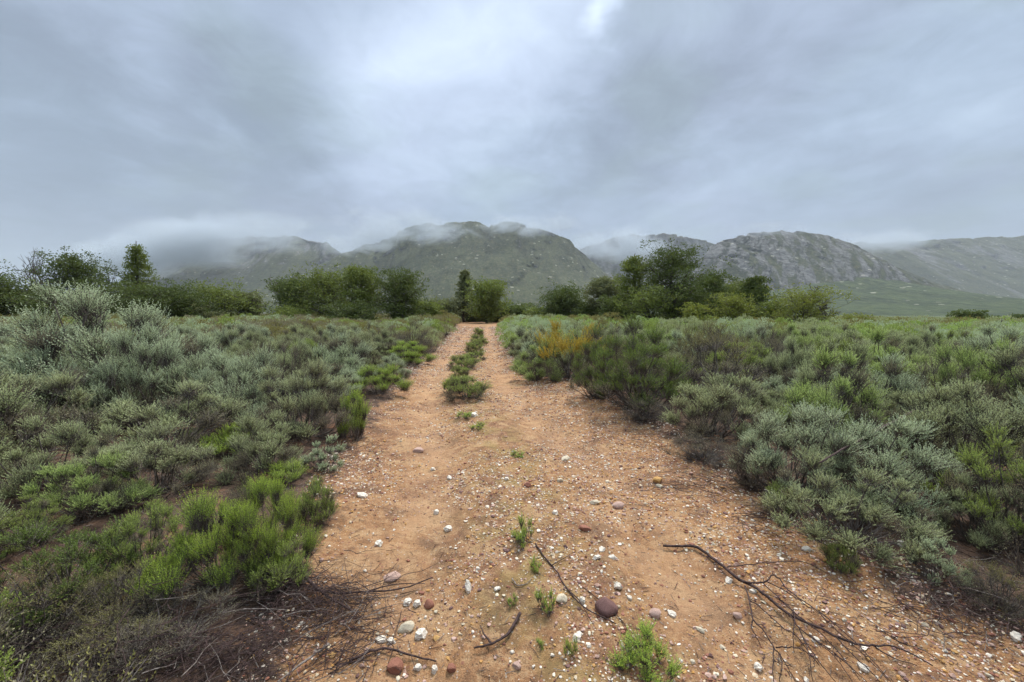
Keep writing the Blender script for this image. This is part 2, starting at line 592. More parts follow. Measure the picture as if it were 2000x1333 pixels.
# ------------------------------------------------------------------ mountains
def rock_mat(name, rock, veg, cover, stripe=None):
    m, t, out = base_mat(name)
    tc = t.new('ShaderNodeTexCoord')
    v = tc.outputs['Object']
    ra = t.new('ShaderNodeAttribute', attribute_name='rock').outputs['Fac']
    vs = t.mapping(v, scale=(0.011, 0.004, 0.011))
    n1 = t.noise(vs, 1.0, 8, 0.68, 0.3)
    n2 = t.noise(vs, 5.0, 6, 0.7)
    if stripe is not None:
        vr = t.mapping(v, rot=(0, stripe, 0), scale=(1, 1, 1))
        vr = t.mapping(vr, scale=(0.050, 0.003, 0.009))
        n3 = t.noise(vr, 1.0, 6, 0.66, 0.5)
    else:
        vr = t.mapping(t.mapping(v, rot=(0, R(14), 0)), scale=(0.034, 0.004, 0.013))
        n3 = t.noise(vr, 1.0, 6, 0.66, 0.5)
    mask = t.math('ADD', t.math('MULTIPLY', ra, 0.62), t.math('ADD', t.math('MULTIPLY', n1, 0.55), t.math('MULTIPLY', n3, 0.95 if stripe is None else 1.5)))
    mask = t.remap(mask, cover, cover + 0.26)
    rc = t.mix(t.remap(n2, 0.35, 0.66), rock[0], rock[1])
    rc = t.mix(t.remap(n3, 0.50, 0.36) if stripe is None else t.remap(n3, 0.52, 0.42), rc, rock[2])
    vc = t.mix(t.remap(n1, 0.36, 0.62), veg[0], veg[1])
    vc = t.mix(t.math('MULTIPLY', t.remap(n2, 0.55, 0.70), 0.6), vc, veg[2])
    n4 = t.noise(t.mapping(v, scale=(0.11, 0.035, 0.14)), 1.0, 5, 0.75)
    vc = t.mix(t.math('MULTIPLY', t.remap(n4, 0.52, 0.62), 0.75), vc, veg[2])
    vc = t.mix(t.math('MULTIPLY', t.remap(n4, 0.47, 0.38), 0.75), vc, (veg[0][0] * 0.5, veg[0][1] * 0.5, veg[0][2] * 0.5))
    rc = t.mix(t.math('MULTIPLY', t.remap(n4, 0.48, 0.40), 0.7), rc, rock[2])
    c = t.mix(mask, vc, rc)
    # boulders and bare patches scattered over the slope
    vo = t.new('ShaderNodeTexVoronoi', feature='F1')
    t.put(vo.inputs['Vector'], t.mapping(v, scale=(0.05, 0.05, 0.09)))
    vo.inputs['Scale'].default_value = 1.0
    sc = t.new('ShaderNodeSeparateColor')
    t.put(sc.inputs[0], vo.outputs['Color'])
    bl = t.math('MULTIPLY', t.math('LESS_THAN', sc.outputs[0], 0.16), t.math('LESS_THAN', vo.outputs['Distance'], t.math('MULTIPLY', sc.outputs[1], 0.36)))
    c = t.mix(t.math('MULTIPLY', bl, 0.7), c, (0.36, 0.34, 0.27))
    p = t.new('ShaderNodeBsdfPrincipled')
    t.put(p.inputs['Base Color'], c)
    p.inputs['Roughness'].default_value = 0.95
    p.inputs['Specular IOR Level'].default_value = 0.1
    bp = t.new('ShaderNodeBump')
    bp.inputs['Strength'].default_value = 1.0
    bp.inputs['Distance'].default_value = 9.0
    t.put(bp.inputs['Height'], t.math('ADD', t.math('MULTIPLY', n3, 1.0), t.math('MULTIPLY', n2, 0.5)))
    t.l.new(bp.outputs[0], p.inputs['Normal'])
    t.l.new(p.outputs[0], out.inputs['Surface'])
    return m

VEG = ((0.026, 0.033, 0.016), (0.055, 0.063, 0.028), (0.105, 0.095, 0.05))
VEGG = ((0.022, 0.034, 0.015), (0.046, 0.064, 0.026), (0.095, 0.11, 0.045))
ROCK = ((0.085, 0.081, 0.079), (0.165, 0.158, 0.150), (0.026, 0.027, 0.027))

def mountain(ridge, D, W, mat, label, seed, foot_z=-6.0, prof=1.0, rough=1.0, stripe=None, nu=300, nv=110, rockbase=0.5, back=0.5, spur=0.0):
    px = np.array([p[0] for p in ridge], float)
    rays = np.array([pix_dir(a, b) for a, b in ridge])
    rays = rays / rays[:, 1:2] * D
    X, Z = rays[:, 0], rays[:, 2] + EYE[2]
    xs = np.linspace(X[0], X[-1], nu)
    zr = np.interp(xs, X, Z)
    # soften the polyline, keep crags
    k = np.hanning(9); k /= k.sum()
    zr = np.convolve(np.pad(zr, 4, mode='edge'), k, 'valid')
    hmax = Z.max() - foot_z
    v = np.concatenate([np.linspace(0, 1, nv), np.linspace(1, 1 + back, nv // 4)[1:]])
    U, Vv = np.meshgrid(xs, v, indexing='ij')
    ZR = np.repeat(zr[:, None], len(v), 1)
    s = np.where(Vv <= 1, np.clip(Vv, 0, 1) ** prof, np.maximum(1 - (Vv - 1) * 1.2, 0.05))
    s = np.where(Vv <= 1, s * (1.0 - 0.18 * np.sin(np.clip(Vv, 0, 1) * math.pi) * (prof >= 1)), s)
    Y = D - W * (1 - Vv)
    if spur:
        sp = fbm(U / hmax * 1.4, 0, 0, 3, seed + 40)
        Y = Y - spur * W * sp * np.sin(np.clip(Vv, 0, 1) * math.pi)
    Zz = foot_z + (ZR - foot_z) * s
    amp = np.sin(np.clip(Vv, 0, 1) * math.pi * 0.5) * np.where(Vv > 1, 0.6, 1.0)
    sc = 1.0 / hmax
    rg = ridged(U * sc * 2.3, Y * sc * 0.5, Zz * sc * 1.0, 5, seed)
    fn = fbm(U * sc * 9, Y * sc * 2, Zz * sc * 5, 4, seed + 7)
    gully = np.abs(fbm(U * sc * 3.2 + 0.5 * rg, Zz * sc * 0.5, 0, 3, seed + 21))
    if stripe is not None:
        a = stripe
        q = U * math.cos(a) + Zz * math.sin(a)
        p_ = -U * math.sin(a) + Zz * math.cos(a)
        st = ridged(q * sc * 13, p_ * sc * 1.5, Y * sc * 0.6, 3, seed + 3)
        Y = Y + amp * rough * hmax * 0.045 * st
        Zz = Zz + amp * rough * hmax * 0.016 * st
    body = np.minimum(1, 1.25 * np.clip(1 - Vv, 0, 1) + 0.25)
    Y = Y + amp * rough * hmax * (0.10 * (rg - 0.6) + 0.22 * gully - 0.05)
    Zz = Zz + amp * rough * hmax * (0.030 * (rg - 0.8) * body + 0.016 * fn)
    endf = sstep(0, 0.05, (U - xs[0]) / (xs[-1] - xs[0])) * sstep(0, 0.05, (xs[-1] - U) / (xs[-1] - xs[0]))
    V3 = np.stack([U, Y, Zz], -1)
    gz = np.gradient(Zz, axis=1) / np.maximum(np.abs(np.gradient(Y, axis=1)), 0.5)
    rock = np.clip(rockbase + 0.35 * (Vv - 0.5) + 0.25 * (np.abs(gz) - 0.5) + 0.25 * (rg - 0.8), 0, 1.3)
    nV = len(v)
    i = np.arange(nu - 1)[:, None]
    j = np.arange(nV - 1)[None, :]
    Fq = np.stack([i * nV + j, (i + 1) * nV + j, (i + 1) * nV + j + 1, i * nV + j + 1], -1).reshape(-1, 4)
    me = mesh_np('mountain', V3.reshape(-1, 3), [Fq], [mat], {'rock': rock.ravel()}, smooth=True)
    o = link('mountain', me)
    tag(o, label, kind='structure')
    return o

m_green = rock_mat('green_mountain', ROCK, VEG, 1.18)
m_left = rock_mat('left_mountain', ROCK, VEG, 1.05)
m_grey = rock_mat('grey_mountain', ROCK, VEG, 1.07)
m_dome = rock_mat('striped_rock', ((0.060, 0.059, 0.058), (0.175, 0.169, 0.160), (0.013, 0.016, 0.012)), VEG, 1.20, stripe=-R(40))
m_hill = rock_mat('foothill', ROCK, VEGG, 1.9)

mountain([(180, 600), (240, 565), (285, 540), (310, 524), (350, 497), (400, 476), (450, 464), (500, 461), (530, 459), (580, 461), (610, 469), (640, 474), (662, 490), (700, 520), (760, 560), (820, 600)],
         2300, 700, m_left, 'misty grey and green mountain behind the trees on the left', 11, rockbase=0.42, rough=1.0)
mountain([(440, 604), (520, 580), (570, 552), (620, 516), (660, 495), (690, 484), (740, 466), (800, 447), (830, 440), (900, 437), (935, 435), (955, 442), (972, 436), (990, 432), (1020, 437),
          (1050, 446), (1090, 459), (1120, 474), (1145, 494), (1172, 520), (1200, 545), (1240, 575), (1290, 604)],
         1900, 800, m_green, 'broad green mountain with craggy summit in the middle beyond the track', 23, rough=0.75, rockbase=0.25, prof=1.05, nu=380, nv=150, spur=0.10)
mountain([(980, 600), (1040, 540), (1100, 505), (1140, 483), (1180, 470), (1220, 462), (1270, 458), (1300, 457), (1345, 460), (1390, 477), (1420, 488), (1470, 515), (1540, 570), (1600, 600)],
         2800, 700, m_grey, 'pale grey mountain half hidden in mist between the green one and the dome', 37, rockbase=0.45)
mountain([(1230, 604), (1290, 575), (1330, 540), (1362, 507), (1392, 482), (1430, 465), (1480, 453), (1520, 450), (1560, 452), (1600, 457), (1640, 474), (1680, 499), (1720, 528), (1770, 560), (1850, 590), (1900, 604)],
         1700, 480, m_dome, 'rounded grey rock dome with slanting stripes of bare stone', 41, rough=0.7, prof=0.72, rockbase=0.62, stripe=-R(40), nu=380, nv=150)
mountain([(1480, 560), (1560, 490), (1620, 476), (1660, 472), (1720, 475), (1800, 471), (1900, 466), (1970, 461), (2060, 459), (2200, 466), (2400, 500), (2600, 560)],
         2900, 800, m_grey, 'long flat topped bluish mountain wall on the far right', 53, rough=0.7, rockbase=0.50, prof=0.85, nu=340)
mountain([(1060, 608), (1200, 596), (1330, 585), (1450, 570), (1560, 553), (1640, 546), (1690, 541), (1740, 545), (1800, 556), (1900, 580), (2000, 598), (2120, 606), (2300, 612)],
         1350, 700, m_hill, 'smooth green foothill slope below the rock dome', 67, prof=1.25, rough=0.35, rockbase=0.0)

# ------------------------------------------------------------------ shrubs
GOLD = 2.399963
def shoots_leaves(g, P0, D, Ls, n, leaf_len, leaf_w, rng, mat=0, rnd=None, droop=0.0, spread=(62, 22), along0=0.0):
    """n narrow leaves round each shoot"""
    m = len(P0)
    rnd = rng.random(m) if rnd is None else rnd
    k = np.arange(n)
    t = (k[None, :] + rng.random((m, n))) / n
    up = np.array([0, 0, 1.0])
    bend = norm(rng.normal(size=(m, 3)) * 0.5 + up * (0.6 - droop))
    pos = P0[:, None] + D[:, None] * (Ls[:, None] * t)[..., None] + bend[:, None] * (Ls[:, None] * 0.14 * t ** 2)[..., None]
    ax = norm(D[:, None] + bend[:, None] * (0.44 * t)[..., None])
    phi = k[None, :] * GOLD + rng.random((m, 1)) * 6.28
    ref = norm(rng.normal(size=(m, 1, 3)))
    X = norm(np.cross(ax, ref))
    Y = np.cross(ax, X)
    rad = X * np.cos(phi)[..., None] + Y * np.sin(phi)[..., None]
    ang = np.radians(spread[0] + (spread[1] - spread[0]) * t + rng.normal(size=t.shape) * 8)
    ld = norm(ax * np.cos(ang)[..., None] + rad * np.sin(ang)[..., None])
    ll = leaf_len * (1.0 - 0.35 * t) * (0.75 + 0.5 * rng.random(t.shape))
    V, F = leaf_quads(pos.reshape(-1, 3), ld.reshape(-1, 3), ll.ravel(), np.full(m * n, leaf_w) * (0.8 + 0.4 * rng.random(m * n)), rng)
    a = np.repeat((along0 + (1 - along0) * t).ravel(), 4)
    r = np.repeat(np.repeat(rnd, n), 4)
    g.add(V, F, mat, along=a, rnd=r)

def shrub_parts(seed, H=1.0, Rd=0.62, lobes=22, shoots=36, leaves=24, leaf=(0.022, 0.0055), shoot_len=None, lobe_r=(0.075, 0.14), upright=0.75,
                low=0.12, wide=1.0, stretch=1.0, dryness=0.3, inner=200, thick=0.011, mats=('sage', 'stem')):
    """(foliage mesh, stem mesh) of one bush: stems rise from the ground, fork, and carry dense tufts of upright leafy shoots"""
    rng = np.random.default_rng(seed)
    fol, st = Geo(), Geo()
    # lobes over an uneven dome
    cs, rs = [], []
    tries = 0
    while len(cs) < lobes and tries < 4000:
        tries += 1
        az = rng.random() * 6.283
        el = math.asin(rng.random() ** 0.85 * 0.98)
        q = 1.0 - 0.5 * rng.random() ** 2.2
        lump = 1 + 0.24 * float(vnoise(math.cos(az) * 1.4, math.sin(az) * 1.4, el * 1.3, seed))
        c = np.array([math.cos(az) * math.cos(el) * Rd * q, math.sin(az) * math.cos(el) * Rd * q, H * (low + (0.92 - low) * (math.sin(el) * q + 0.06))]) * lump
        r = rng.uniform(*lobe_r)
        if all(np.linalg.norm(c - o) > 0.80 * (r + p) for o, p in zip(cs, rs)) or tries > 3000:
            cs.append(c)
            rs.append(r)
    cs, rs = np.array(cs), np.array(rs)
    lob_rnd = rng.random(len(cs))
    for c, r, lr in zip(cs, rs, lob_rnd):
        out = np.array([c[0], c[1], 0.0]) / max(Rd, 0.1)
        axis = norm(out * (1 - upright) * 1.4 + np.array([0, 0, upright]) + rng.normal(size=3) * 0.12)
        m = int(shoots * (r / np.mean(lobe_r)) ** 1.8 * rng.uniform(0.8, 1.2))
        u = norm(rng.normal(size=(m, 3)))
        u = np.where((u @ axis)[:, None] < 0, u - 2 * (u @ axis)[:, None] * axis, u)      # upper half only
        D = norm(u * wide + axis * (0.55 if wide > 0.9 else 0.75) + np.array([0, 0, 0.30 * upright]) + rng.normal(size=(m, 3)) * 0.10)
        core = c - axis * r * 0.75
        core[2] = max(core[2], 0.03)
        Ls = r * rng.uniform(1.0 + 0.25 * (stretch > 1.25), 1.40 + 0.35 * (stretch > 1.25), m) * stretch
        P0 = core + rng.normal(size=(m, 3)) * r * 0.22
        P0[:, 2] = np.maximum(P0[:, 2], 0.02)
        rnd = np.clip(lr * 0.6 + 0.4 * rng.random(m), 0, 1)
        Pl = P0 + D * (Ls * 0.38)[:, None]
        dry = rng.random() < dryness * (1.6 if c[2] < 0.55 * H else 0.4)
        shoots_leaves(fol, Pl, D, Ls * 0.62, max(int(leaves * (0.45 if dry else 1.0)), 4), leaf[0], leaf[1], rng, mat=1 if dry else 0, rnd=rnd)
        # shoot axes
        tip = P0 + D * (Ls[:, None] * 0.9)
        V, F = prisms(P0, tip, 0.0024, 0.0010)
        st.add(V, F)
        # limb from the root crown
        root = np.array([rng.normal() * 0.05, rng.normal() * 0.05, -0.05])
        midp = root * 0.5 + core * 0.5 + np.array([rng.normal() * 0.05, rng.normal() * 0.05, -0.04 - 0.08 * rng.random()])
        midp[2] = max(midp[2], 0.02)
        s = np.linspace(0, 1, 6)[:, None]
        pts = (1 - s) ** 2 * root + 2 * s * (1 - s) * midp + s * s * core
        pts[1:-1] += rng.normal(size=(4, 3)) * 0.012
        st.add_tube(pts, np.linspace(thick, thick * 0.35, 6), 5)
    # leafless older twigs in the lower half
    m = inner
    az = rng.random(m) * 6.283
    D = norm(np.stack([np.cos(az), np.sin(az), rng.uniform(0.0, 1.3, m)], -1))
    A = D * (rng.uniform(0.05, 0.5, m) * Rd)[:, None] + np.array([0, 0, 0.02])
    A[:, 2] *= H * 0.9
    B = A + norm(D + rng.normal(size=(m, 3)) * 0.45) * rng.uniform(0.10, 0.32, m)[:, None]
    B[:, 2] = np.maximum(B[:, 2], 0.01)
    V, F = prisms(A, B, 0.0035, 0.0012)
    st.add(V, F)
    return fol.build('foliage', [M[mats[0]], M['grey']]), st.build('stem', [M[mats[1]]])

SHRUB = {}
def protos():
    # near plants: fine leaves
    S = SHRUB
    S['sage'] = [shrub_parts(100 + i, Rd=0.60 + 0.05 * (i % 3), lobes=30, shoots=100, leaves=17, lobe_r=(0.10, 0.19), leaf=(0.016, 0.0062), mats=('sage', 'stem')) for i in range(5)]
    S['pale'] = [shrub_parts(120 + i, Rd=0.58, lobes=30, shoots=108, leaves=17, lobe_r=(0.10, 0.20), leaf=(0.017, 0.0062), stretch=1.05, dryness=0.15, mats=('pale', 'stem')) for i in range(3)]
    S['green'] = [shrub_parts(140 + i, Rd=0.56, lobes=24, shoots=115, leaves=19, lobe_r=(0.10, 0.19), stretch=1.3, upright=0.95, wide=0.7, dryness=0.1, leaf=(0.021, 0.0048), mats=('green', 'stem')) for i in range(3)]
    S['mid'] = [shrub_parts(160 + i, Rd=0.58, lobes=44, shoots=58, leaves=17, leaf=(0.016, 0.0056), dryness=0.2, mats=('mid', 'stem')) for i in range(3)]
    S['fresh'] = [shrub_parts(170 + i, Rd=0.60, lobes=30, shoots=100, leaves=17, lobe_r=(0.10, 0.19), leaf=(0.017, 0.0062), dryness=0.2, mats=('fresh', 'stem')) for i in range(3)]
    S['dark'] = [shrub_parts(180 + i, Rd=0.56, lobes=42, shoots=48, leaves=17, leaf=(0.018, 0.0065), stretch=1.2, dryness=0.1, upright=0.8, mats=('dark', 'stem')) for i in range(2)]
    S['twiggy'] = [shrub_parts(200 + i, Rd=0.58, lobes=46, shoots=26, leaves=13, leaf=(0.018, 0.006), stretch=1.5, lobe_r=(0.07, 0.13), dryness=0.5, inner=520, mats=('twiggy', 'stem')) for i in range(3)]
    S['grey'] = [shrub_parts(220 + i, Rd=0.64, lobes=36, shoots=24, leaves=11, leaf=(0.017, 0.005), stretch=1.4, inner=620, dryness=0.4, mats=('grey', 'stem')) for i in range(3)]
    # small ones: the same leaf size on a little plant
    S['small_green'] = [shrub_parts(240 + i, H=0.42, Rd=0.20, lobes=13, shoots=40, leaves=18, leaf=(0.019, 0.0045), lobe_r=(0.045, 0.085), stretch=1.7, wide=0.6, dryness=0, upright=0.95, inner=30, thick=0.005, mats=('green', 'stem')) for i in range(2)]
    S['small_pale'] = [shrub_parts(250 + i, H=0.42, Rd=0.24, lobes=17, shoots=40, leaves=16, leaf=(0.013, 0.0045), lobe_r=(0.045, 0.075), dryness=0, upright=0.7, inner=40, thick=0.005, mats=('pale', 'stem')) for i in range(2)]
    S['small_mid'] = [shrub_parts(260 + i, H=0.42, Rd=0.24, lobes=26, shoots=38, leaves=16, leaf=(0.015, 0.0045), lobe_r=(0.045, 0.08), stretch=1.3, dryness=0.15, upright=0.8, inner=50, thick=0.005, mats=('mid', 'stem')) for i in range(2)]
    S['tuft'] = [shrub_parts(270 + i, H=0.22, Rd=0.08, lobes=6, shoots=15, leaves=22, leaf=(0.014, 0.0034), lobe_r=(0.025, 0.05), stretch=2.2, wide=0.45, upright=1.0, low=0.05, dryness=0, inner=8, thick=0.003, mats=('green', 'stem')) for i in range(2)]
protos()
SIZE = {k: (1.0, 0.75) for k in SHRUB}
for k in SHRUB:
    if k.startswith('small'):
        SIZE[k] = (0.42, 0.28)
SIZE['tuft'] = (0.22, 0.13)
def measure():
    for k, lst in SHRUB.items():
        hs, rs = [], []
        for f, s in lst:
            co = np.empty(len(f.vertices) * 3, np.float32)
            f.vertices.foreach_get('co', co)
            co = co.reshape(-1, 3)
            hs.append(np.percentile(co[:, 2], 99.7))
            rs.append(np.percentile(np.hypot(co[:, 0], co[:, 1]), 97))
        SIZE[k] = (float(np.mean(hs)), float(np.mean(rs)))
measure()

rng0 = np.random.default_rng(7)
PLACED = []          # (x, y, radius, height, root, kind)
def put_shrub(kind, x, y, h, rad, name='shrub', label=None, cat='shrub', group=None, proto=None, lean=0.0):
    lst = SHRUB[kind]
    fm, sm = lst[proto if proto is not None else int(rng0.integers(len(lst)))]
    H0, R0 = SIZE[kind]
    root = empty(name, (x, y, float(height(x, y)) - 0.02), float(rng0.random() * 6.283), (rad / R0, rad / R0 * float(rng0.uniform(0.92, 1.08)), h / H0))
    if lean:
        root.rotation_euler[0] = lean
    tag(root, label, cat, group)
    link('foliage', fm, root)
    link('stem', sm, root)
    PLACED.append((x, y, rad, h, root, kind))
    return root

# the plants that stand out in the photograph: kind, middle column, foot row, top row, width in pixels, label
HEROES = [
    ('pale', 222, 830, 574, 310, 'tall pale grey-green sage bush that rises above the scrub left of the track'),
    ('pale', 395, 815, 652, 190, 'pale sage bush with rounded top beside the tallest sage bush'),
    ('pale', 478, 850, 668, 190, 'grey-green sage bush with feathery pointed top left of the spreading bright green bush'),
    ('sage', 596, 870, 695, 200, 'open sage bush with dark bare stems behind the vivid green upright tuft'),
    ('small_green', 694, 868, 768, 78, 'vivid green upright broom-like bush standing alone on the left edge of the track'),
    ('green', 735, 775, 706, 130, 'spreading bright green bush on the left edge beyond the broom-like tuft'),
    ('pale', 650, 795, 706, 140, 'light green feathery bush between the sage and the spreading bright green bush'),
    ('green', 790, 715, 664, 105, 'bright green bush bulging on to the left edge of the far track'),
    ('small_pale', 628, 928, 850, 90, 'small round blue-grey sage bush at the left edge of the orange track'),
    ('small_mid', 618, 1030, 930, 82, 'dull green narrow bush leaning at the track edge below the small round sage bush'),
    ('green', 430, 1180, 930, 240, 'vivid green feathery bush with tallest tip low on the left of the track'),
    ('green', 520, 1140, 925, 170, 'vivid green bush joined to the feathery one on its track side'),
    ('mid', 285, 1150, 985, 190, 'yellowish green bush on the outer side of the vivid feathery bush'),
    ('small_mid', 545, 1175, 1040, 120, 'low green plant at the foot of the vivid bush, next to the brushwood'),
    ('fresh', 185, 1025, 870, 190, 'fresh green bush above a patch of dark bare soil on the left'),
    ('small_green', 418, 905, 842, 100, 'small bright green sprout inside the sage scrub, the lower of a pair'),
    ('small_green', 474, 892, 826, 90, 'small bright green sprout inside the sage scrub, the upper of a pair'),
    ('small_green', 556, 955, 895, 100, 'low yellow-green sprig between the vivid feathery bush and the small round sage'),
    ('dark', 130, 1230, 1010, 260, 'olive green bush low in the left corner above the grey dead twigs'),
    ('twiggy', 60, 1330, 1110, 300, 'dark grey-green straggly bush in the lower left corner'),
    ('grey', 330, 1320, 1170, 280, 'leafless grey bush of dry twigs under the vivid green bushes'),
    ('sage', 40, 905, 700, 280, 'grey sage bush cut by the left border halfway down'),
    ('sage', 330, 905, 750, 280, 'broad grey-green sage bush in front of the tallest pale bush'),
    ('grey', 250, 850, 735, 190, 'brownish grey bare-stemmed bush in the shade of the tallest pale bush'),
    ('small_green', 445, 1075, 985, 90, 'light green tuft on the crest of the vivid feathery bush'),
    ('mid', 30, 1090, 975, 160, 'green bush at the left border below the dark bare soil'),
    ('yellow', 1112, 750, 634, 180, 'yellow-orange flowering bush right of the far track'),
    ('fresh', 1048, 748, 664, 112, 'rounded green bush in front of the yellow flowering one, at the track edge'),
    ('dark', 1172, 785, 648, 125, 'dark green bush just right of the yellow flowering bush'),
    ('dark', 1250, 815, 632, 215, 'tall dark olive bush of dense twigs at the notch of the track edge'),
    ('twiggy', 1400, 800, 640, 260, 'tall brown twiggy bush behind the sage on the right'),
    ('sage', 1395, 872, 715, 220, 'rounded sage bush at the right track edge below the brown twiggy bush'),
    ('pale', 1545, 985, 795, 220, 'pale tipped sage bush leaning out over the right track edge'),
    ('pale', 1700, 1010, 785, 270, 'large pale sage bush spreading above the right edge of the track'),
    ('sage', 1660, 1095, 900, 260, 'dense grey-green sage bush low on the right edge, behind two small sprigs'),
    ('sage', 1860, 960, 720, 270, 'big sage bush beyond the large pale one towards the right border'),
    ('mid', 1965, 1090, 840, 240, 'dark green bush at the right border above bare dark soil'),
    ('small_pale', 1826, 1150, 1045, 100, 'small round fresh green bush alone by the dark soil in the lower right'),
    ('small_mid', 1642, 1122, 1045, 70, 'small upright green sprig on bare earth at the right track edge, behind the fallen branch'),
    ('small_mid', 1522, 1005, 942, 75, 'little sage sprig poking out at the right track edge'),
    ('sage', 1770, 905, 770, 180, 'sage bush with a long dark bare stem beside it on the right'),
    ('small_green', 1252, 1345, 1236, 140, 'bright green bushy plant at the bottom border of the track'),
    ('small_mid', 912, 785, 728, 88, 'dense green bush on the hump between the wheel ruts, nearest of that row'),
    ('small_mid', 905, 722, 690, 62, 'dull green bush second along the hump between the ruts'),
    ('small_mid', 928, 692, 664, 42, 'green bush third along the hump between the ruts'),
    ('small_green', 886, 770, 738, 50, 'small yellow-green bush at the outer side of the nearest hump bush'),
    ('small_mid', 925, 705, 684, 44, 'squat green bush between the second and third on the hump'),
    ('grey', 1372, 915, 840, 150, 'brown leafless twiggy skirt under the rounded sage at the right track edge'),
    ('grey', 1470, 965, 870, 130, 'brown bare twigs in front of the sage leaning over the right track edge'),
    ('grey', 1262, 836, 770, 130, 'dark bare twigs at the foot of the tall olive bush by the notch'),
    ('small_mid', 934, 660, 640, 26, 'farthest little bush on the hump where the track meets the trees'),
    ('tuft', 1028, 1060, 998, 42, 'upright green sprouts in the middle of the track, the tallest of the tufts there'),
    ('tuft', 1008, 1078, 1030, 44, 'short pale green sprouts on the near side of the tallest tuft'),
    ('tuft', 1068, 1200, 1140, 50, 'green tuft beside the thin dark branch in mid track'),
    ('tuft', 1050, 1120, 1085, 36, 'small green tuft at the upper end of the thin dark branch'),
    ('tuft', 1014, 894, 876, 36, 'tiny flat green tuft beside a white stone in mid track'),
    ('tuft', 1112, 1290, 1235, 36, 'sparse green tuft near the bottom border among white stones'),
    ('tuft', 1000, 1190, 1155, 28, 'tiny sprout left of the thin dark branch'),
    ('tuft', 1052, 1270, 1240, 26, 'tiny sprout below the forked dead stick'),
    ('twiggy', 210, 1345, 1200, 260, 'dark straggly half-dead bush at the bottom border left of the leafless twigs'),
    ('twiggy', 250, 1250, 1080, 190, 'dull olive bush between the corner bush and the yellowish green one'),
    ('tuft', 905, 822, 800, 40, 'dry yellowish tuft on the hump just in front of the nearest hump bush'),
    ('tuft', 935, 842, 822, 36, 'faint green tuft on the hump nearer than the dry yellowish one'),
    ('small_mid', 898, 745, 712, 48, 'low green plant filling the hump behind the nearest hump bush'),
    ('small_mid', 936, 676, 652, 34, 'low green plant near the far end of the hump'),
    ('sage', 300, 985, 830, 230, 'grey-green sage bush in front of the broad one, above the vivid feathery bush'),
    ('sage', 515, 940, 800, 170, 'grey-green sage bush between the pair of bright sprouts and the track'),
    ('sage', 90, 985, 815, 210, 'grey sage bush above the fresh green bush, next to the dark bare soil'),
    ('twiggy', 1955, 1215, 1085, 150, 'low brownish half-bare bush on the dark bare soil at the right border'),
    ('sage', 1900, 1075, 930, 150, 'middling sage bush between the dense low sage and the right border'),
    ('pale', 150, 840, 640, 180, 'pale bush filling the outer side of the tallest sage bush'),
    ('pale', 300, 845, 646, 190, 'pale bush filling the track side of the tallest sage bush'),
    ('small_pale', 1480, 895, 835, 80, 'small sage sprig low in front of the rounded sage on the right'),
]
def hero_spot(cx, foot, top, wpx):
    p = ground_at(cx, foot)
    depth = p[1] * math.cos(PITCH) - (p[2] - EYE[2]) * math.sin(PITCH)
    rad = wpx / 2 / F_PX * depth
    # the foot row is the near rim of the plant: step back by most of a radius
    q = p + np.array([p[0], p[1], 0]) / math.hypot(p[0], p[1]) * rad * 0.6
    depth2 = q[1] * math.cos(PITCH)
    rad = wpx / 2 / F_PX * depth2
    d = pix_dir(cx, top)
    d = d / math.hypot(d[0], d[1]) * math.hypot(q[0], q[1])
    h = EYE[2] + d[2] - float(height(q[0], q[1]))
    return q[0], q[1], max(h, 0.05), max(rad, 0.02)

def make_yellow():
    f1, s1 = shrub_parts(300, H=1.0, Rd=0.6, lobes=30, shoots=36, leaves=15, stretch=1.3, inner=120, mats=('mid', 'stem'))
    rng = np.random.default_rng(301)
    g = Geo()
    for i in range(17):
        az = rng.random() * 6.283
        rr = rng.random() ** 0.6 * 0.6
        b = np.array([math.cos(az) * rr, math.sin(az) * rr, rng.uniform(0.48, 1.02) * (1 - 0.25 * rr)])
        m = int(rng.integers(12, 34))
        tall = 1.0 + 0.8 * (rng.random() < 0.3)
        D = norm(np.array([math.cos(az) * 0.35, math.sin(az) * 0.35, 1.0]) + rng.normal(size=(m, 3)) * 0.30)
        P0 = b + rng.normal(size=(m, 3)) * 0.045
        shoots_leaves(g, P0, D, rng.uniform(0.08, 0.24, m) * tall, 22, 0.026, 0.014, rng)
    return f1, s1, g.build('blossom', [M['yellow']])
_yf = make_yellow()
SHRUB['yellow'] = [(_yf[0], _yf[1])]
SIZE['yellow'] = (1.05, 0.72)

for kind, cx, foot, top, wpx, lab in HEROES:
    x, y, h, rad = hero_spot(cx, foot, top, wpx)
    nm = {'yellow': 'flowering_shrub', 'tuft': 'green_tuft'}.get(kind, 'shrub')
    cat = {'yellow': 'flowering shrub', 'tuft': 'tuft'}.get(kind, 'shrub')
    grp = 'green tufts sprouting on the track' if kind == 'tuft' else 'shrubs along the edges of the track'
    o = put_shrub(kind, x, y, h, rad, nm, lab, cat, None if kind == 'yellow' else grp)
    if kind == 'yellow':
        link('blossom', _yf[2], o)
N_HERO = len(PLACED)

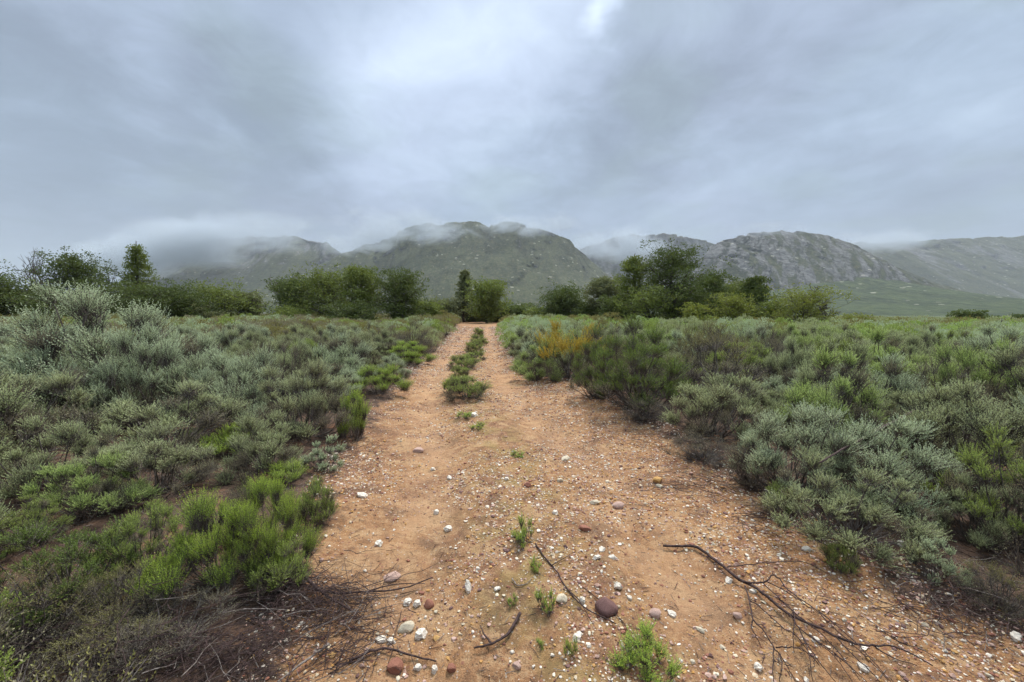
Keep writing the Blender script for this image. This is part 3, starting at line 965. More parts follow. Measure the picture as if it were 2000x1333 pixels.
# the rest of the bushes within reach of the eye, one object each
KIND_WORDS = {'sage': 'grey-green sage bush', 'pale': 'pale silvery sage bush', 'green': 'bright green bush', 'mid': 'mid green bush', 'fresh': 'fresh green bush', 'dark': 'dark green bush', 'twiggy': 'brownish olive twiggy bush', 'grey': 'grey half-dead bush'}
def pick_kind(x, y, rng):
    left = x < np.interp(y, _ey, (_el + _er) / 2)
    n = float(fbm(x * 0.28, y * 0.28, 0, 2, 77))
    u = rng.random()
    if left:
        tab = [('sage', .28), ('pale', .32), ('grey', .22), ('mid', .07), ('twiggy', .11)] if n < 0.15 else [('sage', .26), ('pale', .34), ('mid', .14), ('grey', .20), ('green', .06)]
    else:
        tab = [('sage', .30), ('pale', .18), ('mid', .09), ('fresh', .18), ('twiggy', .13), ('grey', .12)] if n < 0.15 else [('sage', .24), ('mid', .10), ('fresh', .32), ('pale', .14), ('twiggy', .10), ('grey', .10)]
    for k, p in tab:
        u -= p
        if u <= 0:
            return k
    return 'sage'

NEAR_R = 15.5
def fill():
    rng = np.random.default_rng(2024)
    pts = [(p[0], p[1], p[2]) for p in PLACED if p[5] != 'tuft']
    guard = []
    for (kind, cx, foot, top_, wpx, lab), pl in zip(HEROES, PLACED):
        if kind != 'tuft':
            guard.append((cx, top_ + 0.72 * (foot - top_), wpx / 2, math.hypot(pl[0], pl[1])))
    out = []
    for trial in range(16000):
        r = math.sqrt(rng.uniform(1.5 ** 2, NEAR_R ** 2))
        a = rng.uniform(R(33), R(147)) if r > 5 else rng.uniform(R(15), R(165))
        x, y = r * math.cos(a), r * math.sin(a)
        pr = project((x, y, 0.5))
        if pr is None or not (-260 < pr[0] < 2260 or (r < 5 and -1100 < pr[0] < 2900)):
            continue
        L, Rr = edges_at(y)
        rad = rng.uniform(0.45, 0.80) * (1.0 if r < 9 else 1.08)
        gap = (L - x) if x < (L + Rr) / 2 else (x - Rr)
        if gap < rad * 0.35:
            continue
        if r < 2.3 and abs(x) < 1.5:
            continue
        # bare dark soil seen between the bushes
        if any((px_ - pr[0]) ** 2 / wx ** 2 + (py_ - pr[1]) ** 2 / wy ** 2 < 1 for px_, py_, wx, wy in ((60, 930, 150, 45), (1930, 1140, 170, 90), (470, 1290, 230, 120), (330, 960, 70, 30))):
            continue
        if any((x - px_) ** 2 + (y - py_) ** 2 < (0.66 * (rad + q)) ** 2 for px_, py_, q in pts):
            continue
        # keep clear the sight of the plants that stand out
        top = project((x, y, 1.0 * (0.84 if r < 5 else 1.1)))
        wf = rad / r * F_PX
        low = 0.0
        if ((pr[0] - 100) / 420) ** 2 + ((pr[1] - 1290) / 190) ** 2 < 1:      # the corner of low half-dead plants
            low = rng.uniform(0.30, 0.48)
            rad *= 0.62
        elif any(r < hr and abs(top[0] - hx) < 0.75 * (wf + hw) and top[1] < hy for hx, hy, hw, hr in guard):
            low = rng.uniform(0.50, 0.80)
            rad *= 0.72
            wf *= 0.72
            top = project((x, y, low))
            if any(r < hr and abs(top[0] - hx) < 0.6 * (wf + hw) and top[1] < hy - 6 for hx, hy, hw, hr in guard):
                continue
        pts.append((x, y, rad))
        out.append((x, y, rad, r, low))
        if len(out) >= 222:
            break
    for x, y, rad, r, low in out:
        k = pick_kind(x, y, rng)
        if low and (k in ('mid', 'green', 'fresh') or rng.random() < 0.4):
            k = str(rng.choice(['grey', 'twiggy', 'sage']))
        if r < 3.0 and x < 0 and k in ('pale', 'sage', 'fresh'):
            k = 'twiggy'
        left = x < 0
        hh = rng.uniform(0.98, 1.36) * (1.03 if left else 1.0) * (0.80 + 0.32 * rad)
        hh *= 0.92 + 0.08 * min(max((r - 3.0) / 3.0, 0), 1)
        if low:
            hh = low
        put_shrub(k, x, y, hh, rad, lean=float(rng.normal() * 0.10))
fill()

# labels for the filling bushes: what it looks like and where it stands among the plants that stand out
def label_fill():
    heroes = [(p, i) for i, p in enumerate(PLACED[:N_HERO]) if p[5] != 'tuft']
    LM = {}
    short = {0: 'the tallest pale bush', 2: 'the feathery pointed sage', 3: 'the dark-stemmed sage', 4: 'the broom-like tuft', 5: 'the spreading green bush', 7: 'the bulging green bush',
             8: 'the small round sage', 10: 'the vivid feathery bush', 14: 'the fresh green bush', 18: 'the corner olive bush', 21: 'the border sage',
             26: 'the yellow flowering bush', 28: 'the dark green bush', 29: 'the tall olive bush', 30: 'the brown twiggy bush', 31: 'the rounded edge sage',
             33: 'the large pale sage', 34: 'the dense low sage', 35: 'the big far sage', 37: 'the lone round bush', 40: 'the bare-stemmed sage'}
    used = {}
    items = []
    for p in PLACED[N_HERO:]:
        x, y, rad, h, root, kind = p
        s = project((x, y, h * 0.8))
        side = 'left' if x < np.interp(y, _ey, (_el + _er) / 2) else 'right'
        best = None
        for i, nm in short.items():
            q = PLACED[i]
            sq = project((q[0], q[1], q[3] * 0.8))
            if (q[0] < 0) != (side == 'left'):
                continue
            dd = math.hypot(s[0] - sq[0], (s[1] - sq[1]) * 2)
            if best is None or dd < best[0]:
                dx, dr = s[0] - sq[0], math.hypot(x, y) - math.hypot(q[0], q[1])
                where = ('behind' if dr > 0 else 'in front of') if abs(dx) < 60 else (('behind, ' if dr > 0.8 else 'in front, ' if dr < -0.8 else 'to the ') + ('right' if dx > 0 else 'left') + ' of')
                best = (dd, where, nm)
        size = 'tall' if h > 1.2 else 'low' if h < 0.95 else 'middling'
        if not (-60 < s[0] < 2060):
            best = (0, 'cut off by', 'the %s border' % side)
        lab = '%s %s %s %s' % (size, KIND_WORDS[kind], best[1], best[2])
        used.setdefault(lab, []).append((math.hypot(x, y), root))
    nth = ['nearest', 'second nearest', 'third nearest', 'fourth nearest', 'fifth nearest', 'sixth nearest', 'seventh nearest', 'eighth nearest', 'ninth nearest']
    for lab, lst in used.items():
        lst.sort(key=lambda t: t[0])
        for k, (_, root) in enumerate(lst):
            root['label'] = lab if len(lst) == 1 else (nth[min(k, 8)] + ' ' + lab)
            root['group'] = 'shrubs in the scrub beside the track'
label_fill()

# beyond that the scrub runs together into one mass
def scrub():
    rng = np.random.default_rng(99)
    mats = ['sage', 'pale', 'mid', 'grey', 'twiggy', 'fresh', 'stem']
    g = Geo()
    X, Y = [], []
    def woody(x, y, zz, hh, rd, per, rad):
        k = len(x)
        az = rng.random((k, per)) * 6.283
        e = np.stack([np.cos(az) * rd[:, None] * rng.uniform(0.3, 0.95, (k, per)), np.sin(az) * rd[:, None] * rng.uniform(0.3, 0.95, (k, per)), hh[:, None] * rng.uniform(0.35, 0.95, (k, per))], -1)
        base = np.stack([x, y, zz], -1)[:, None]
        V, F = prisms((base + e * np.array([0.2, 0.2, 0.05])).reshape(-1, 3), (base + e).reshape(-1, 3), rad, rad * 0.4)
        g.add(V, F, len(mats) - 1)
    bands = [(NEAR_R - 0.3, 26, 1.05, 0), (26, 50, 1.25, 1), (50, 118, 1.7, 2)]
    for r0, r1, sp, nleaf in bands:
        n = int(1.9 * (r1 ** 2 - r0 ** 2) / 2 / sp ** 2 * 1.9)
        r = np.sqrt(rng.uniform(r0 ** 2, r1 ** 2, n))
        a = rng.uniform(R(35), R(145), n)
        x, y = r * np.cos(a), r * np.sin(a)
        L, Rr = edges_at(y)
        ok = (x < L - 0.25) | (x > Rr + 0.25) | (y > 78)
        x, y, r = x[ok], y[ok], r[ok]
        # grid thinning
        cell = {}
        keep = []
        for i in range(len(x)):
            key = (int(x[i] // (sp * 0.8)), int(y[i] // (sp * 0.8)))
            if key in cell:
                continue
            cell[key] = 1
            keep.append(i)
        x, y, r = x[keep], y[keep], r[keep]
        m = len(x)
        side = x < np.interp(y, _ey, (_el + _er) / 2)
        tone = fbm(x * 0.12, y * 0.12, 0, 3, 31) + rng.normal(size=m) * 0.45
        mi0 = np.where(side, np.select([tone < -0.25, tone < 0.2, tone < 0.5, tone < 0.75], [3, 4, 0, 1], 2), np.select([tone < -0.55, tone < 0.05, tone < 0.35, tone < 0.6], [4, 0, 2, 5], 1))
        if nleaf == 2:      # far off, greyer leaf colours stand in for the missing self-shade
            mi0 = np.select([mi0 == 1, mi0 == 2, mi0 == 5], [0, 4, 0], mi0)
        mi = mi0
        hh = rng.uniform(0.98, 1.42, m) * (1 + 0.30 * fbm(x * 0.2, y * 0.2, 0, 2, 8)) * np.where(side, 1.0, 0.95)
        rd = rng.uniform(0.5, 0.8, m) * sp / 1.0 * 0.85
        zz = height(x, y)
        woody(x, y, zz, hh, rd, (26, 16, 6)[nleaf], (0.010, 0.016, 0.03)[nleaf])
        for q in range(len(mats) - 1):
            idx = np.where(mi == q)[0]
            if len(idx) == 0:
                continue
            k = len(idx)
            # each bush: several lobes, each lobe a spray of leaves that point up and out
            nl, per, s = ((17, 84, 0.070), (15, 34, 0.115), (10, 14, 0.23))[nleaf]
            j_ = np.arange(nl)[None, :]
            az = j_ * 2.39996 + rng.random((k, 1)) * 6.283 + rng.normal(size=(k, nl)) * 0.25
            el = np.arcsin(np.clip((j_ + 0.5) / nl + rng.normal(size=(k, nl)) * 0.05, 0.02, 0.99))
            qq = rng.uniform(0.72, 1.05, (k, nl))
            lc = np.stack([np.cos(az) * np.cos(el) * rd[idx][:, None] * qq, np.sin(az) * np.cos(el) * rd[idx][:, None] * qq, (0.22 + 0.66 * np.sin(el) * qq) * hh[idx][:, None]], -1)
            u = norm(rng.normal(size=(k, nl, per, 3)))
            u[..., 2] = np.abs(u[..., 2])
            lr = rng.uniform(0.13, 0.21, (k, nl, 1, 1)) * sp ** 0.7
            P = lc[:, :, None] + u * lr * rng.uniform(0.55, 1.0, (k, nl, per, 1))
            P = P + np.stack([x[idx], y[idx], zz[idx]], -1)[:, None, None]
            Dv = norm(u * 0.9 + np.array([0, 0, 0.6]) + rng.normal(size=u.shape) * 0.45)
            N = k * nl * per
            V, Fq = leaf_quads(P.reshape(-1, 3), Dv.reshape(-1, 3), s * rng.uniform(0.7, 1.3, N), np.full(N, s * 0.42), rng)
            rn = np.repeat(np.clip(np.repeat(rng.random((k, nl)), per) * 0.6 + rng.random(N) * 0.4, 0, 1), 4)
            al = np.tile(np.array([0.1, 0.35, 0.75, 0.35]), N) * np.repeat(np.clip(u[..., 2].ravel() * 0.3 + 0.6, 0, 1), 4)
            g.add(V, Fq, q, along=al, rnd=rn)
    o = link('scrub', g.build('scrub', [M[k] for k in mats]))
    tag(o, 'dense mass of grey-green scrub running back to the trees on both sides', kind='stuff')
scrub()

# ------------------------------------------------------------------ trees
def tree_meshes(seed, H, Rd, mat, base=0.18, style='broad', clumps=46, per=95, leaf=0.11, lean=(0, 0), bark='bark'):
    rng = np.random.default_rng(seed)
    tr, cr = Geo(), Geo()
    ns = 9
    t = np.linspace(0, 1, ns)
    top = H * (0.93 if style in ('conifer', 'spire') else 0.80)
    trunk = np.stack([lean[0] * t ** 1.5 * H + np.cumsum(rng.normal(size=ns)) * 0.02 * H * 0.35, lean[1] * t * H + np.cumsum(rng.normal(size=ns)) * 0.007 * H, t * top - 0.1], -1)
    r0 = 0.022 * H + 0.03
    tr.add_tube(trunk, r0 * (1 - 0.86 * t), 7)
    def at(s):
        return np.array([np.interp(s, t, trunk[:, k]) for k in range(3)])
    ends = []
    for i in range(clumps):
        u = (i + rng.random()) / clumps
        if style == 'conifer':
            s = base + (1 - base) * u ** 0.85
            reach = Rd * (1 - u) ** 0.8 * rng.uniform(0.65, 1.1) + 0.08
            rise = rng.uniform(-0.10, 0.25)
        elif style == 'spire':
            s = base + (1 - base) * u
            reach = Rd * math.sin(math.pi * min(u * 0.85 + 0.12, 1)) ** 0.7 * rng.uniform(0.5, 1.15)
            rise = rng.uniform(0.1, 0.8)
        else:
            s = base + (0.98 - base) * u
            env = math.sin(math.pi * (0.12 + 0.80 * u)) ** 0.65
            reach = Rd * env * rng.uniform(0.35, 1.3)
            rise = rng.uniform(0.05, 0.75) + 0.35 * u
        az = i * 2.399 + rng.normal() * 0.5
        p0 = at(s * 0.92)
        d = norm(np.array([math.cos(az), math.sin(az), rise]))
        p2 = p0 + d * reach
        p1 = p0 + d * reach * 0.5 + np.array([0, 0, -0.06 * reach]) + rng.normal(size=3) * 0.05 * reach
        q = np.linspace(0, 1, 5)[:, None]
        pts = (1 - q) ** 2 * p0 + 2 * q * (1 - q) * p1 + q * q * p2
        rb = max(r0 * (1 - s) * 0.45, 0.012)
        tr.add_tube(pts, np.linspace(rb, rb * 0.25, 5), 5)
        k = 3 if style != 'conifer' else 2
        for f in np.linspace(0.45, 1.0, k):
            c = np.array([np.interp(f, q[:, 0], pts[:, j]) for j in range(3)])
            for _ in range(2):
                e = c + rng.normal(size=3) * np.array([1, 1, 0.6]) * 0.16 * Rd * (1 if style == 'broad' else 0.6)
                ends.append((e, f, c))
    E = np.array([e for e, _, _ in ends])
    Cc = np.array([c for _, _, c in ends])
    V, F = prisms(Cc, E, 0.012, 0.006)
    tr.add(V, F)
    if mat is not None:
        n = len(E)
        rc = Rd * (0.125 if style == 'broad' else 0.13 if style == 'spire' else 0.12)
        per_ = max(int(per / 6.0), 6)
        u = rng.normal(size=(n, per_, 3)) * np.array([1, 1, 0.55])
        sz = rng.uniform(0.6, 1.3, (n, 1, 1))
        P = E[:, None] + u * rc * sz * 0.62
        D = norm(u * 0.6 + np.array([0, 0, 0.35]) + rng.normal(size=u.shape) * 0.6)
        N = n * per_
        V, F = leaf_quads(P.reshape(-1, 3), D.reshape(-1, 3), leaf * rng.uniform(0.7, 1.4, N), leaf * 0.5 * rng.uniform(0.7, 1.3, N), rng)
        rn = np.repeat(np.clip(np.repeat(rng.random(n), per_) * 0.7 + rng.random(N) * 0.3, 0, 1), 4)
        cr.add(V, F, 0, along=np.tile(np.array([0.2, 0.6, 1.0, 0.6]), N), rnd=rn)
        a, b_ = tr.build('trunk', [M[bark]], True), cr.build('crown', [M[mat]])
        co = np.empty(len(b_.vertices) * 3, np.float32)
        b_.vertices.foreach_get('co', co)
        co = co.reshape(-1, 3)
        kz = H / np.percentile(co[:, 2], 99.85)
        kx = 2 * Rd / (np.percentile(co[:, 0], 99) - np.percentile(co[:, 0], 1))
        for me in (a, b_):
            co = np.empty(len(me.vertices) * 3, np.float32)
            me.vertices.foreach_get('co', co)
            co = co.reshape(-1, 3) * np.array([kx, kx, kz], np.float32)
            me.vertices.foreach_set('co', co.ravel())
            me.update()
        return a, b_
    return tr.build('trunk', [M[bark]], True), None

def bare_tree(seed, H, Rd, bark='bare'):
    rng = np.random.default_rng(seed)
    g = Geo()
    def grow(p, d, L, r, lv):
        n = 5
        pts = [p]
        dd = d
        for i in range(n - 1):
            dd = norm(dd + rng.normal(size=3) * 0.16 + np.array([0, 0, 0.05]))
            pts.append(pts[-1] + dd * L / (n - 1))
        pts = np.array(pts)
        g.add_tube(pts, np.linspace(r, r * 0.55, n), 5 if lv < 2 else 4)
        if lv >= 4:
            return
        for k in range(rng.integers(3, 6)):
            f = rng.uniform(0.35, 1.0)
            i = int(f * (n - 1))
            side = norm(rng.normal(size=3) + np.array([0, 0, 0.1]))
            grow(pts[i], norm(dd * 0.8 + side * 0.75), L * rng.uniform(0.5, 0.72), max(r * 0.5, 0.017), lv + 1)
    grow(np.array([0, 0, -0.1]), np.array([rng.normal() * 0.1, 0, 1.0]), H * 0.38, 0.014 * H, 0)
    me = g.build('trunk', [M[bark]], True)
    co = np.empty(len(me.vertices) * 3, np.float32)
    me.vertices.foreach_get('co', co)
    co = co.reshape(-1, 3)
    co[:, 2] *= H / co[:, 2].max()
    w_ = np.percentile(np.abs(co[:, 0]), 99)
    co[:, :2] *= Rd / w_
    me.vertices.foreach_set('co', co.ravel())
    me.update()
    return me

TREES = [  # column, top row, width px, distance, crown, style, base, label
    (-25, 520, 120, 42, 'tree_dark', 'broad', .15, 'dark green tree cut by the left border beside the bare branched tree'),
    (45, 556, 100, 44, 'tree_dark', 'broad', .1, 'low dark green tree in front of the bare branched trees'),
    (154, 493, 104, 42, 'tree_dark', 'broad', .12, 'dark broad tree with domed top between the bare trees and the young pine'),
    (262, 482, 74, 46, 'tree_mid', 'conifer', .1, 'pointed young pine rising above the dark trees on the left'),
    (275, 545, 140, 42, 'tree_dark', 'broad', .1, 'dark spreading tree in front of the pointed young pine'),
    (352, 566, 95, 44, 'tree_dark', 'broad', .1, 'low dark bush-like tree right of the spreading one under the misty mountain'),
    (432, 543, 120, 50, 'tree_mid', 'broad', .12, 'loose low tree with one thin upright top below the left mountain'),
    (482, 570, 60, 52, 'tree_grey', 'broad', .1, 'small greyish tree left of the large green clump'),
    (575, 540, 100, 50, 'tree_dark', 'broad', .1, 'dark green tree forming the left end of the large clump'),
    (640, 522, 115, 48, 'tree_mid', 'broad', .12, 'lighter green tree with ragged top in the large clump left of the track'),
    (716, 521, 84, 46, 'tree_mid', 'spire', .25, 'slender yellow-green tree with pale thin trunk in the large clump'),
    (785, 528, 100, 46, 'tree_dark', 'broad', .08, 'very dark dense tree at the right end of the large clump'),
    (905, 530, 42, 72, 'tree_grey', 'conifer', .2, 'small slim pine beyond the end of the track'),
    (950, 546, 78, 66, 'tree_mid', 'broad', .12, 'round olive green tree at the end of the track beside the slim pine'),
    (868, 580, 70, 68, 'tree_grey', 'broad', .1, 'low greyish bush-like tree left of the slim pine'),
    (1000, 588, 90, 72, 'tree_dark', 'broad', .1, 'low dark bush-like tree just behind the end of the track'),
    (1100, 551, 96, 60, 'tree_dark', 'broad', .08, 'round dense dark tree standing alone right of the end of the track'),
    (1192, 543, 80, 56, 'tree_grey', 'spire', .1, 'thin greyish tree left of the tallest tree'),
    (1240, 505, 70, 40, 'tree_mid', 'spire', .15, 'narrow leaning tree forming the left shoulder of the tallest tree'),
    (1310, 474, 130, 38, 'tree_dark', 'broad', .15, 'tallest tree, dark green with ragged open top, right of the track'),
    (1385, 532, 80, 42, 'tree_dark', 'broad', .12, 'dark tree just right of the tallest tree'),
    (1440, 548, 66, 48, 'tree_grey', 'broad', .12, 'small dull tree between two darker trees below the rock dome'),
    (1475, 542, 72, 42, 'tree_dark', 'spire', .12, 'dark tree with pointed top in front of the rock dome'),
    (1358, 592, 60, 30, 'tree_lime', 'broad', .08, 'low yellow-green tree at the foot of the tallest tree'),
    (1430, 572, 86, 33, 'tree_lime', 'broad', .08, 'yellow-green rounded tree between the tallest tree and the windswept one'),
    (1572, 556, 120, 32, 'tree_lime', 'broad', .12, 'yellow-lime windswept tree with dark bare branches on its right side'),
    (1886, 606, 50, 60, 'tree_dark', 'broad', .1, 'small lone dark tree far off on the right, the leftmost of three'),
    (1942, 617, 46, 62, 'tree_dark', 'broad', .1, 'small dark tree far off on the right, the middle one of three'),
    (1996, 614, 52, 60, 'tree_dark', 'broad', .1, 'small dark tree far off at the right border'),
    (885, 600, 56, 74, 'tree_grey', 'broad', .05, 'low grey-green bush-like tree across the end of the track, the leftmost of four'),
    (925, 597, 60, 76, 'tree_mid', 'broad', .05, 'low olive bush-like tree across the end of the track, second of four'),
    (968, 600, 60, 75, 'tree_dark', 'broad', .05, 'low dark bush-like tree across the end of the track, third of four'),
    (1030, 602, 70, 74, 'tree_grey', 'broad', .05, 'low grey-green bush-like tree across the end of the track, the rightmost of four'),
    (1350, 555, 90, 40, 'tree_dark', 'broad', .08, 'dark bushy tree filling the gap right of the tallest tree above the low lime one'),
    (1415, 556, 80, 44, 'tree_mid', 'broad', .08, 'mid green bushy tree behind the yellow-green rounded one'),
    (1510, 578, 70, 36, 'tree_mid', 'broad', .08, 'green bushy tree between the rounded one and the windswept one'),
    (1215, 575, 80, 42, 'tree_dark', 'broad', .06, 'dark low bushy tree at the left foot of the tallest tree'),
    (110, 560, 110, 40, 'tree_dark', 'broad', .06, 'dark low tree filling the foot of the bare branched trees'),
    (330, 552, 110, 45, 'tree_dark', 'broad', .08, 'dark spreading tree right of the young pine'),
    (1668, 612, 60, 44, 'tree_lime', 'broad', .05, 'low yellow-green bush-like tree right of the dark leafless one'),
    (1730, 622, 60, 50, 'tree_mid', 'broad', .05, 'low green bush-like tree on the scrub edge below the green foothill'),
    (1810, 626, 50, 56, 'tree_grey', 'broad', .05, 'low greyish bush-like tree on the scrub edge left of the three lone trees'),
    (835, 585, 60, 60, 'tree_mid', 'broad', .1, 'low olive tree between the dark clump and the end of the track'),
    (1060, 596, 70, 66, 'tree_mid', 'broad', .1, 'low green bush-like tree left of the round dense dark one'),
    (1150, 590, 70, 58, 'tree_dark', 'broad', .1, 'low dark tree between the round dense tree and the thin greyish one'),
    (1270, 560, 110, 36, 'tree_mid', 'broad', .06, 'bushy green undergrowth tree at the base of the tallest tree'),
    (560, 592, 90, 44, 'tree_mid', 'broad', .06, 'low bushy tree skirting the left end of the large clump'),
    (690, 580, 120, 42, 'tree_dark', 'broad', .06, 'low dark bushy tree at the foot of the slender pale-trunked tree'),
    (170, 575, 150, 38, 'tree_dark', 'broad', .06, 'low dark bushy tree at the foot of the domed dark tree'),
    (390, 594, 80, 46, 'tree_grey', 'broad', .06, 'low grey-green bushy tree along the scrub edge below the left mountain'),
]
for i, (cx, top, wpx, D, mat, style, base, lab) in enumerate(TREES):
    d = pix_dir(cx, top)
    d = d / d[1] * D
    x, y = d[0], D
    z0 = float(height(x, y))
    H = EYE[2] + d[2] - z0
    rad = wpx / 2 / F_PX * D
    dense = (mat == 'tree_dark')
    leaf = 0.19 * D / 42
    area = rad * max(H, 1.5)
    cl = int(np.clip(34 + 3.4 * area, 30, 100))
    tm, cm = tree_meshes(500 + i, H * 1.02, rad * 0.98, mat, base, style, clumps=cl, per=120 if dense else 92, leaf=leaf, lean=(rng0.normal() * 0.05, 0))
    root = empty('pine_tree' if 'slim pine beyond' in lab or style == 'conifer' else 'tree', (x, y, z0))
    tag(root, lab, 'pine tree' if 'slim pine beyond' in lab or style == 'conifer' else 'tree', 'trees along the far edge of the scrub')
    link('trunk', tm, root)
    link('crown', cm, root)

for i, (cx, top, wpx, D, lab) in enumerate([(55, 481, 78, 46, 'leafless grey tree with fine spreading twigs near the left border, the larger of two'),
                                           (88, 488, 50, 47, 'leafless grey tree close to the domed dark tree, the smaller of two'),
                                           (207, 514, 46, 48, 'leafless twiggy tree showing between the domed dark tree and the young pine'),
                                           (1618, 553, 80, 33, 'dark leafless bush-like tree against the yellow-lime windswept tree'),
                                           (545, 535, 40, 54, 'thin half-bare tree with a tufted tip left of the large clump')]):
    d = pix_dir(cx, top)
    d = d / d[1] * D
    z0 = float(height(d[0], D))
    me = bare_tree(700 + i, EYE[2] + d[2] - z0, wpx / 2 / F_PX * D, 'bare' if i == 4 else 'bark')
    root = empty('bare_tree', (d[0], D, z0))
    tag(root, lab, 'bare tree', 'leafless trees along the far edge of the scrub')
    link('trunk', me, root)

# ------------------------------------------------------------------ stones, gravel, dead wood
def stone_mat(name, c1, c2, c3, scale=18):
    m, t, out = base_mat(name)
    tc = t.new('ShaderNodeTexCoord')
    oi = t.new('ShaderNodeObjectInfo')
    v = t.vmath('ADD', tc.outputs['Object'], t.vmath('SCALE', (1.0, 1.7, 0.4), scale=t.math('MULTIPLY', oi.outputs['Random'], 20.0)))
    n = t.noise(v, scale, 5, 0.65)
    n2 = t.noise(v, scale * 5, 3, 0.7)
    c = t.mix(t.remap(n, 0.36, 0.64), c1, c2)
    c = t.mix(t.math('MULTIPLY', t.remap(n2, 0.55, 0.7), 0.65), c, c3)
    a = t.new('ShaderNodeAttribute', attribute_name='rnd')
    c = t.mix(t.math('MULTIPLY', a.outputs['Fac'], 0.35), c, c3)
    p = t.new('ShaderNodeBsdfPrincipled')
    t.put(p.inputs['Base Color'], c)
    p.inputs['Roughness'].default_value = 0.8
    p.inputs['Specular IOR Level'].default_value = 0.3
    bp = t.new('ShaderNodeBump')
    bp.inputs['Strength'].default_value = 0.7
    bp.inputs['Distance'].default_value = 0.006
    t.put(bp.inputs['Height'], t.math('ADD', n, t.math('MULTIPLY', n2, 0.5)))
    t.l.new(bp.outputs[0], p.inputs['Normal'])
    t.l.new(p.outputs[0], out.inputs['Surface'])
    return m
M['quartz'] = stone_mat('white_quartz', (0.70, 0.60, 0.48), (0.80, 0.73, 0.62), (0.46, 0.32, 0.20))
M['cream'] = stone_mat('cream_quartz', (0.533, 0.430, 0.292), (0.636, 0.568, 0.430), (0.387, 0.232, 0.120))
M['pink'] = stone_mat('pinkish_stone', (0.396, 0.249, 0.189), (0.499, 0.344, 0.284), (0.284, 0.146, 0.095))
M['red'] = stone_mat('red_stone', (0.232, 0.090, 0.056), (0.318, 0.138, 0.086), (0.138, 0.060, 0.043))
M['maroon'] = stone_mat('maroon_stone', (0.112, 0.053, 0.047), (0.172, 0.090, 0.077), (0.258, 0.163, 0.138))
M['ochre'] = stone_mat('ochre_stone', (0.430, 0.215, 0.060), (0.516, 0.310, 0.112), (0.310, 0.155, 0.060))

def ico(sub):
    import bmesh
    bm = bmesh.new()
    bmesh.ops.create_icosphere(bm, subdivisions=sub, radius=1.0)
    V = np.array([v.co[:] for v in bm.verts])
    F = np.array([[v.index for v in f.verts] for f in bm.faces])
    bm.free()
    return V, F
ICO = {1: ico(1), 2: ico(2), 3: ico(3)}
def stone_mesh(seed, mat, rough=0.35, facets=7, sub=3, knob=0.0):
    V, F = ICO[sub]
    rng = np.random.default_rng(seed)
    V = V * (1 + rough * 0.45 * fbm(V[:, 0] * 1.2, V[:, 1] * 1.2, V[:, 2] * 1.2, 2, seed))[:, None]
    for k in range(facets):      # broken faces
        n = norm(rng.normal(size=3))
        d = rng.uniform(0.55, 0.9)
        h = V @ n - d
        V = V - np.clip(h, 0, None)[:, None] * n * 0.92
    V = V * (1 + 0.10 * rough * fbm(V[:, 0] * 5, V[:, 1] * 5, V[:, 2] * 5, 3, seed + 1) + knob * np.abs(fbm(V[:, 0] * 2.6, V[:, 1] * 2.6, V[:, 2] * 2.6, 2, seed + 2)))[:, None]
    V = V / np.abs(V).max(0)
    return mesh_np('stone', V, [F], [M[mat]], smooth=False)
STONE = {k: [stone_mesh(800 + 10 * i + j, k, rough=0.5 if k in ('quartz', 'cream') else 0.25, facets=9 if k in ('quartz', 'cream') else 6, knob=0.3 if k == 'quartz' else 0.0) for j in range(4)]
         for i, k in enumerate(('quartz', 'cream', 'pink', 'red', 'maroon', 'ochre'))}
for k in STONE:
    if k in ('maroon', 'red', 'pink'):
        for me in STONE[k][:2]:
            me.polygons.foreach_set('use_smooth', [True] * len(me.polygons))

def put_stone(kind, x, y, r, sq=(1.0, 0.8, 0.6), label=None, group=None, rz=None, sink=0.32):
    me = STONE[kind][int(rng0.integers(4))]
    o = link('stone', me)
    o.location = (x, y, float(height(x, y)) + r * sq[2] * (1 - 2 * sink) * 0.9)
    o.scale = (r * sq[0], r * sq[1], r * sq[2])
    o.rotation_euler = (rng0.normal() * 0.12, rng0.normal() * 0.12, rng0.random() * 6.28 if rz is None else rz)
    tag(o, label, 'stone', group)
    return o

